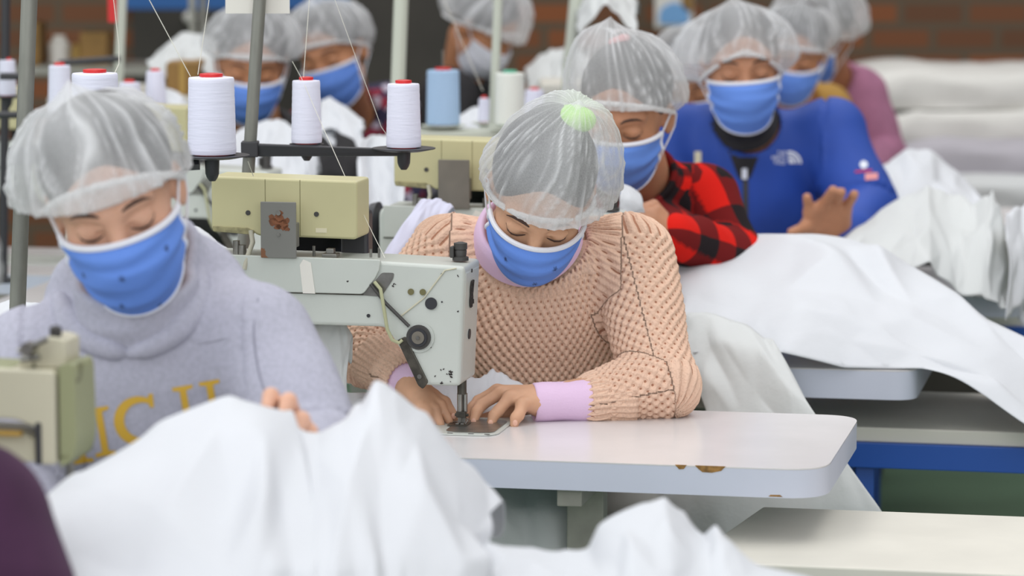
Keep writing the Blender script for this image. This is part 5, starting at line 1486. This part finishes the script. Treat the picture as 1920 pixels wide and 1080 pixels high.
def on_surface(bv, pts, push=0.0):
    out = []
    for px, py in pts:
        o = P(px, py, 1.0); d = P(px, py, 2.0) - o; d /= np.linalg.norm(d)
        r = bv.ray_cast(Vector(o), Vector(d), 12)
        if r[0] is not None: out.append(np.array(r[0]) + d * push)
    return out
def resample(p, n=24):
    p = np.array(p); t = np.linspace(0, len(p) - 1, n); i = np.minimum(t.astype(int), len(p) - 2); f = (t - i)[:, None]
    a, b, c, d = p[np.maximum(i - 1, 0)], p[i], p[i + 1], p[np.minimum(i + 2, len(p) - 1)]
    return .5 * (2 * b + (c - a) * f + (2 * a - 5 * b + 4 * c - d) * f ** 2 + (3 * b - a - 3 * c + d) * f ** 3)
for path in ([(112, 560), (128, 600), (168, 636), (210, 654), (240, 662)], [(372, 505), (368, 560), (335, 615), (285, 648), (236, 664)]):
    q = on_surface(bvB, path, .002)
    if len(q) > 2:
        q = resample(q); MB().tube(list(q), list(np.interp(np.linspace(0, 1, 24), [0, .3, .8, 1], [.012, .022, .016, .006])), 14).build('hood_fold', M['sweat'], B.root, smooth=True)
q = on_surface(bvB, [(505, 512), (484, 560), (476, 620), (484, 690), (500, 745)], .0)
if len(q) > 2: MB().tube(list(resample(q)), .0016, 6).build('sleeve_seam', M['seam'], B.root, smooth=True)
# gold serif letters on the chest, laid on the cloth
def decal(bv, polys, origin_px, Y, hpx, ang=0, off=.0012):
    """flat letter shapes (units of letter height) pressed onto the garment surface"""
    out = MB()
    for poly in polys:
        me = bmesh.new()
        vs = [me.verts.new((x, z, 0)) for x, z in poly]; me.faces.new(vs)
        bmesh.ops.triangulate(me, faces=me.faces[:])
        for _ in range(3): bmesh.ops.subdivide_edges(me, edges=[e for e in me.edges if e.calc_length() > .12], cuts=1, use_grid_fill=False); bmesh.ops.triangulate(me, faces=me.faces[:])
        V = []; ok = True; me.verts.ensure_lookup_table()
        for v in me.verts:
            x, z = v.co.x, v.co.y
            xr = x * math.cos(ang) - z * math.sin(ang); zr = x * math.sin(ang) + z * math.cos(ang)
            px, py = origin_px[0] + xr * hpx, origin_px[1] - zr * hpx
            o = P(px, py, 1.0); t = P(px, py, 2.0); d = t - o; d /= np.linalg.norm(d)
            r = bv.ray_cast(Vector(o), Vector(d), 12)
            if r[0] is None: ok = False; break
            V.append(np.array(r[0]) - d * off)
        if ok: out.add(V, [tuple(w.index for w in f.verts) for f in me.faces])
        me.free()
    return out
def letter_I(x=0): return [[(x, 0), (x + .42, 0), (x + .42, .07), (x + .28, .10), (x + .28, .90), (x + .42, .93), (x + .42, 1), (x, 1), (x, .93), (x + .14, .90), (x + .14, .10), (x, .07)]]
def letter_C(x=0, g=False):
    out = []; n = 22
    for i in range(n):
        a0, a1 = math.radians(48 + 264 * i / n), math.radians(48 + 264 * (i + 1) / n)
        w0 = .15 * abs(math.cos((a0 - math.pi) / 1.7)) + .06; w1 = .15 * abs(math.cos((a1 - math.pi) / 1.7)) + .06
        out.append([(x + .5 + .5 * math.cos(a0), .5 + .5 * math.sin(a0)), (x + .5 + .5 * math.cos(a1), .5 + .5 * math.sin(a1)), (x + .5 + (.5 - w1) * math.cos(a1), .5 + (.5 - w1) * math.sin(a1)), (x + .5 + (.5 - w0) * math.cos(a0), .5 + (.5 - w0) * math.sin(a0))])
    out.append([(x + .78, .72), (x + .86, .72), (x + .88, 1.0), (x + .80, 1.0), (x + .74, .88)])
    return out
for polys, org in ((letter_I(), (180, 858)), (letter_C(), (222, 842)), (letter_I(), (338, 818)), (letter_I(), (388, 808)), (letter_I(), (138, 872))):
    d = decal(bvB, polys, org, 4.5, 92, .17)
    if d.V: d.build('gold_letter', M['gold'], B.root)

# --- worker in the red and black plaid shirt
C = Person('person in a red and black plaid shirt with blue mask, behind the pink knit sweater', P(1172, 207, 6.74), (-16, 22, 4), 1.12, M['skin3'],
           (P(1120, 400, 6.95), P(1318, 378, 6.90)), (P(1090, 560, 6.85), P(1378, 488, 6.82)), (P(1180, 470, 6.66), P(1262, 440, 6.62)), (.24, 7.15, .58))
def handsC(S):
    W_ = P(1268, 440, 6.63)
    for i, (kx, tx, r) in enumerate((((1228, 396, 6.60), (1190, 404, 6.56), .0105), ((1222, 412, 6.58), (1185, 418, 6.54), .0105), ((1224, 430, 6.57), (1196, 436, 6.54), .010), ((1232, 447, 6.57), (1208, 452, 6.55), .009))):
        k_, t_ = P(*kx), P(*tx); S.cap(W_, k_, .022, .014, .014); S.cap(k_, t_, .012, r, .005)
    S.cap(W_, P(1225, 385, 6.63), .018, .012, .01); S.cap(P(1225, 385, 6.63), P(1195, 392, 6.58), .011, .009, .005)
    W2 = P(1180, 470, 6.66)
    hand(S, W2, P(1172, 405, 6.56) - W2, (0, -.6, .6), (1, 0, 0), (.5, .5, .6, .6), 1.0)
C.body(.0046, handsC)
C.face(brow_tilt=-.002)
C.hair(bun=((.0, -.05, .092), (.030, .030, .026)), res=.005)
C.garment('plaid_shirt', M['plaid'], .0055, rs=.074, re=.062, rw=.046, disp=lambda V, N, u, v, reg: folds(V, u, v, reg, .006, 27, 8), hole=.070, smooth=2, low=.68)
loft_collar(C, M['plaid'], 'shirt_collar', 42, 62, 4, .0006, lift=.008, roll=.012)
make_cap(C.h, C.root, c=(.004, -.022, .040), r=(.110, .122, .098), front=.056, back=-.060, apex=(.025, -.01, .024), seed=44, folds=24, pleat=.006, n=120, nt=48)
make_mask(C.h, C.root, seed=11, n=70, nt=40, wr=.0032)
C.trousers(.012)
V, F = (lambda g: (g.cap(C.h.w((.008, -.042, .118)), C.h.w((.028, -.036, .112)), .012, .010), g.mesh())[1])(SDF(C.h.C - .22, C.h.C + .22, .005))
mk('hair_tie', V, F, M['patch_pink'], C.root, smooth=True)
# half sewn mask in that worker's hands
cloth([[(1165, 345, 6.52), (1180, 350, 6.52), (1200, 362, 6.52)], [(1162, 372, 6.50), (1182, 375, 6.50), (1206, 388, 6.51)], [(1160, 398, 6.5), (1182, 400, 6.5), (1210, 398, 6.52)]], 'white cloth piece pinched by the worker in plaid', seed=3, amp=.003, up=(3, 3))

# --- worker in the blue jacket
D_ = Person('person in a royal blue zip jacket with white chest logo and blue mask, hand raised', P(1389, 122, 7.86), (3, 9, -4), 1.12, M['skin3'],
            (P(1255, 268, 8.06), P(1560, 262, 8.00)), (P(1240, 420, 7.9), P(1622, 400, 7.9)), (P(1300, 500, 7.7), P(1578, 446, 7.66)), (.52, 8.3, .60))
def handsD(S):
    W_ = P(1572, 440, 7.66)
    kn = [P(1518, 398, 7.58), P(1542, 386, 7.58), P(1566, 384, 7.59), P(1585, 392, 7.6)]
    tp = [P(1513, 370, 7.56), P(1562, 356, 7.53), P(1578, 360, 7.53), P(1602, 364, 7.54)]
    for i in range(4):
        S.cap(W_, kn[i], .026, .016, .016); S.cap(kn[i], tp[i], .0125, .0105, .006)
    S.cap(W_, P(1510, 425, 7.58), .026, .016, .016); S.cap(P(1515, 425, 7.58), P(1484, 436, 7.54), .014, .011, .006)
    W2 = P(1300, 500, 7.7); hand(S, W2, (.3, -.8, -.1), (0, -.2, 1), (-1, 0, 0), (.4, .4, .4, .5))
D_.body(.0056, handsD)
D_.face()
D_.hair(res=.006)
D_.garment('jacket', M['jacket'], .006, rs=.086, re=.072, rw=.050, disp=lambda V, N, u, v, reg: folds(V, u, v, reg, .017, 37, 5), hole=.072, chest=(.20, .14, .21), belly=(.20, .15, .24), smooth=1, shr=.078, low=.68)
loft_collar(D_, M['dark_cloth'], 'jacket_collar', 32, 50, 4, .0004, lift=.004, roll=.022)
make_cap(D_.h, D_.root, c=(.008, -.02, .036), r=(.132, .130, .106), front=.048, back=-.050, sides=-.03, apex=(0, 0, 0), seed=55, folds=22, pleat=.007, n=120, nt=44)
make_mask(D_.h, D_.root, seed=13, n=70, nt=40, wr=.0035)
bvD = BVHTree.FromPolygons([tuple(v) for v in D_.gV], [tuple(q) for q in D_.gF])
d = decal(bvD, [[(-.5, 0), (.5, 0), (.12, -1.0), (0, -1.12), (-.12, -1.0)]], (1396, 232), 7.9, 100, 0, .0015)
if d.V: d.build('inner_shirt', M['dark_cloth'], D_.root)
lg = MB()
def arc_poly(cx, cz, r0, r1, a0, a1, n=8):
    return [(cx + r1 * math.cos(math.radians(a0 + (a1 - a0) * i / n)), cz + r1 * math.sin(math.radians(a0 + (a1 - a0) * i / n))) for i in range(n + 1)] + [(cx + r0 * math.cos(math.radians(a1 + (a0 - a1) * i / n)), cz + r0 * math.sin(math.radians(a1 + (a0 - a1) * i / n))) for i in range(n + 1)]
dome = [arc_poly(1.25, .05, .02, .42, 0, 100), arc_poly(1.25, .05, .50, .66, 0, 100), arc_poly(1.25, .05, .74, .92, 0, 100)]
d = decal(bvD, dome, (1447, 308), 7.9, 26, 0, .002); lg.add(d.V, d.F)
GL = {'T': [[(0, .8), (1, .8), (1, 1), (0, 1)], [(.4, 0), (.6, 0), (.6, .8), (.4, .8)]], 'H': [[(0, 0), (.2, 0), (.2, 1), (0, 1)], [(.8, 0), (1, 0), (1, 1), (.8, 1)], [(.2, .4), (.8, .4), (.8, .6), (.2, .6)]],
      'E': [[(0, 0), (.2, 0), (.2, 1), (0, 1)], [(.2, .8), (1, .8), (1, 1), (.2, 1)], [(.2, .4), (.8, .4), (.8, .6), (.2, .6)], [(.2, 0), (1, 0), (1, .2), (.2, .2)]],
      'N': [[(0, 0), (.2, 0), (.2, 1), (0, 1)], [(.8, 0), (1, 0), (1, 1), (.8, 1)], [(.2, 1), (.2, .7), (.8, 0), (.8, .3)]],
      'O': [[(0, 0), (.2, 0), (.2, 1), (0, 1)], [(.8, 0), (1, 0), (1, 1), (.8, 1)], [(.2, .8), (.8, .8), (.8, 1), (.2, 1)], [(.2, 0), (.8, 0), (.8, .2), (.2, .2)]],
      'R': [[(0, 0), (.2, 0), (.2, 1), (0, 1)], [(.2, .8), (1, .8), (1, 1), (.2, 1)], [(.8, .5), (1, .5), (1, .8), (.8, .8)], [(.2, .35), (1, .35), (1, .5), (.2, .5)], [(.45, .35), (.65, .35), (1, 0), (.75, 0)]],
      'F': [[(0, 0), (.2, 0), (.2, 1), (0, 1)], [(.2, .8), (1, .8), (1, 1), (.2, 1)], [(.2, .4), (.8, .4), (.8, .6), (.2, .6)]],
      'A': [[(0, 0), (.2, 0), (.2, 1), (0, 1)], [(.8, 0), (1, 0), (1, 1), (.8, 1)], [(.2, .8), (.8, .8), (.8, 1), (.2, 1)], [(.2, .35), (.8, .35), (.8, .5), (.2, .5)]],
      'C': [[(0, 0), (.2, 0), (.2, 1), (0, 1)], [(.2, .8), (1, .8), (1, 1), (.2, 1)], [(.2, 0), (1, 0), (1, .2), (.2, .2)]]}
for word, x1_, z_ in (('THE', 1474, 290), ('NORTH', 1474, 299), ('FACE', 1474, 308)):
    x = x1_ - len(word) * 5.4
    for ch in word:
        d = decal(bvD, [[(a * .62, b) for a, b in pl] for pl in GL[ch]], (x, z_), 7.9, 6.6, 0, .002); lg.add(d.V, d.F); x += 5.4
lg.build('chest_logo', M['logo'], D_.root)
def pdec(polys, org, h, m, name): d = decal(bvD, polys, org, 7.9, h, 0, .002); return d.build(name, m, D_.root) if d.V else None
pdec([[(.5 + .5 * math.cos(a), .5 + .5 * math.sin(a)) for a in np.linspace(0, 2 * math.pi, 14, endpoint=False)]], (1612, 316), 15, M['logo'], 'round_patch')
pdec([[(0, 0), (1, .1), (1, .22), (0, .12)]], (1603, 324), 32, M['patch_red'], 'red_stripe')
pdec([[(0, 0), (1, .1), (1, .6), (0, .55)]], (1622, 338), 24, M['patch_pink'], 'flag_patch')
pdec([[(0, 0), (.5, 0), (.5, 1), (0, 1)]], (1391, 336), 20, M['logo'], 'zip_pull')
pdec([[(0, 0), (.1, 0), (.1, 1), (0, 1)]], (1393, 440), 100, M['rubber'], 'zip')
pdec([[(0, 0), (.45, 0), (.45, 1), (0, 1)]], (1302, 312), 28, M['sticker'], 'pen_clip')
D_.trousers(.014)

# --- distant workers
def far_person(label, H, ypr, k, sh, el, wr, pv, gname, gm, seed, hands=None, res=.008, mask=True, cap_kw=None, hole=.07, bulk=0, skin=None, mm=None):
    p = Person(label, H, ypr, k, skin or M['skin_far'], sh, el, wr, pv)
    p.body(res * .85, hands or (lambda S: (hand(S, p.WL, (.5, -.6, .0), (0, -.2, 1), (0, 0, 1), (.4,) * 4), hand(S, p.WR, (-.5, -.6, .0), (0, -.2, 1), (0, 0, 1), (.4,) * 4))))
    p.face(lashes=True)
    p.hair(res=.008)
    p.garment(gname, gm, res, rs=.078, re=.064, rw=.046, disp=lambda V, N, u, v, reg: folds(V, u, v, reg, .008, seed, 7), hole=hole, bulk=bulk, low=.66)
    make_cap(p.h, p.root, seed=seed, n=90, nt=36, folds=20, pleat=.006, **(cap_kw or {}))
    if mask: make_mask(p.h, p.root, seed=seed, n=50, nt=30, m2=mm)
    p.trousers(.016)
    return p
far_person('person in black with hair net and mask, partly behind the slim grey pole', P(472, 115, 8.8), (4, 20, 4), 1.12,
           (P(370, 285, 9.0), P(610, 250, 9.0)), (P(360, 400, 8.9), P(640, 292, 8.7)), (P(430, 420, 8.6), P(622, 350, 8.45)), (-.62, 9.25, .60), 'sweater', M['dark_cloth'], 61, cap_kw=dict(c=(0, -.02, .042), r=(.118, .125, .11)), bulk=.01)
far_person('person in dark floral top with hair net, masked face turned left', P(622, 98, 9.3), (-18, 16, -14), 1.1,
           (P(580, 250, 9.55), P(740, 205, 9.6)), (P(560, 360, 9.4), P(790, 330, 9.4)), (P(600, 400, 9.1), P(700, 400, 9.1)), (-.52, 9.75, .62), 'printed_top', M['patterned'], 67, cap_kw=dict(c=(0, -.02, .04), r=(.112, .12, .105)))
far_person('person in black jacket with hair net at top centre, face in profile', P(908, 48, 9.6), (58, 42, 0), 1.02,
           (P(840, 180, 9.5), P(880, 170, 9.9)), (P(830, 300, 9.4), P(930, 300, 9.8)), (P(900, 330, 9.3), P(1000, 330, 9.5)), (.03, 10.05, .62), 'jacket', M['dark_cloth'], 71, cap_kw=dict(c=(0, -.025, .03), r=(.12, .14, .115)), mm=M['mask_trim'])
far_person('person in light blue shirt mostly hidden behind the blue jacket worker', P(1300, 150, 8.9), (-14, 22, 0), 1.08,
           (P(1225, 290, 9.1), P(1370, 285, 9.1)), (P(1210, 400, 9.0), P(1385, 400, 9.0)), (P(1250, 430, 8.8), P(1340, 430, 8.8)), (.42, 9.3, .6), 'shirt', M['jacket_pale'], 73, cap_kw=dict(c=(0, -.02, .04), r=(.112, .12, .11)))
far_person('person in a mustard fleece right behind the blue jacket worker', P(1492, 92, 9.35), (-10, 24, 8), 1.05,
           (P(1430, 215, 9.6), P(1548, 212, 9.6)), (P(1420, 320, 9.5), P(1585, 310, 9.5)), (P(1450, 360, 9.3), P(1540, 360, 9.3)), (.86, 9.75, .62), 'fleece', M['mustard'], 79, cap_kw=dict(c=(0, -.02, .035), r=(.105, .115, .10)), bulk=-.005)
far_person('person in a mauve knit at the back right, beside the fabric stack', P(1532, 62, 9.95), (-40, 24, 12), 1.15,
           (P(1530, 185, 10.2), P(1612, 178, 10.1)), (P(1520, 300, 10.0), P(1660, 292, 10.05)), (P(1560, 330, 9.8), P(1620, 330, 9.8)), (1.02, 10.3, .60), 'knit_top', M['mauve'], 83, cap_kw=dict(c=(0, -.02, .04), r=(.125, .13, .115)), bulk=.0)
# foreground shoulder
E_ = Person('person in a deep purple fleece cut by the lower left corner', P(-190, 560, 3.62), (20, 20, 0), 1.05, M['skin2'],
            (P(-500, 960, 3.72), P(-40, 980, 3.68)), (P(-560, 1250, 3.7), P(48, 1240, 3.62)), (P(-400, 1300, 3.4), P(-160, 1280, 3.3)), (-.66, 3.95, .56))
E_.body(.009, lambda S: (hand(S, E_.WL, (.5, -.6, 0), (0, -.2, 1), (0, 0, 1), (.4,) * 4), hand(S, E_.WR, (-.5, -.6, 0), (0, -.2, 1), (0, 0, 1), (.4,) * 4)))
E_.face(); E_.hair(res=.008)
E_.garment('fleece', M['purple'], .008, rs=.084, re=.068, rw=.048, disp=lambda V, N, u, v, reg: folds(V, u, v, reg, .006, 91, 6), low=.62)
make_cap(E_.h, E_.root, seed=91, n=90, nt=36); make_mask(E_.h, E_.root, n=50, nt=30)
E_.trousers(.016)

# --- stools
def stool(pv, label, dark=True, backr=True):
    r = empty('work_chair', (pv[0], pv[1], 0), label, 'chair', 'work chairs')
    z = pv[2] - .135
    MB().prism(round_poly([(pv[0] - .19, pv[1] - .19), (pv[0] + .19, pv[1] - .19), (pv[0] + .19, pv[1] + .18), (pv[0] - .19, pv[1] + .18)], .05), z - .05, z, None, 'xy').build('seat', M['black'], r, bevel=.012)
    for sx in (-1, 1):
        for sy in (-1, 1): MB().tube([(pv[0] + sx * .15, pv[1] + sy * .15, z - .05), (pv[0] + sx * .19, pv[1] + sy * .19, 0)], .013, 10).build('leg', M['leg'], r, smooth=True)
    if backr:
        for sx in (-1, 1): MB().tube([(pv[0] + sx * .16, pv[1] + .17, z - .03), (pv[0] + sx * .16, pv[1] + .23, z + .42)], .011, 10).build('back_post', M['black'], r, smooth=True)
        MB().prism(round_poly([(pv[0] - .2, z + .2), (pv[0] + .2, z + .2), (pv[0] + .2, z + .44), (pv[0] - .2, z + .44)], .04), pv[1] + .20, pv[1] + .235).build('backrest', M['black'], r, bevel=.008)
for p_, l_ in ((A, 'black chair carrying the worker in the knit sweater'), (B, 'black chair carrying the worker in the grey sweatshirt'), (C, 'black chair carrying the worker in plaid'), (D_, 'black chair carrying the worker in the blue jacket')):
    stool(p_.PV, l_)
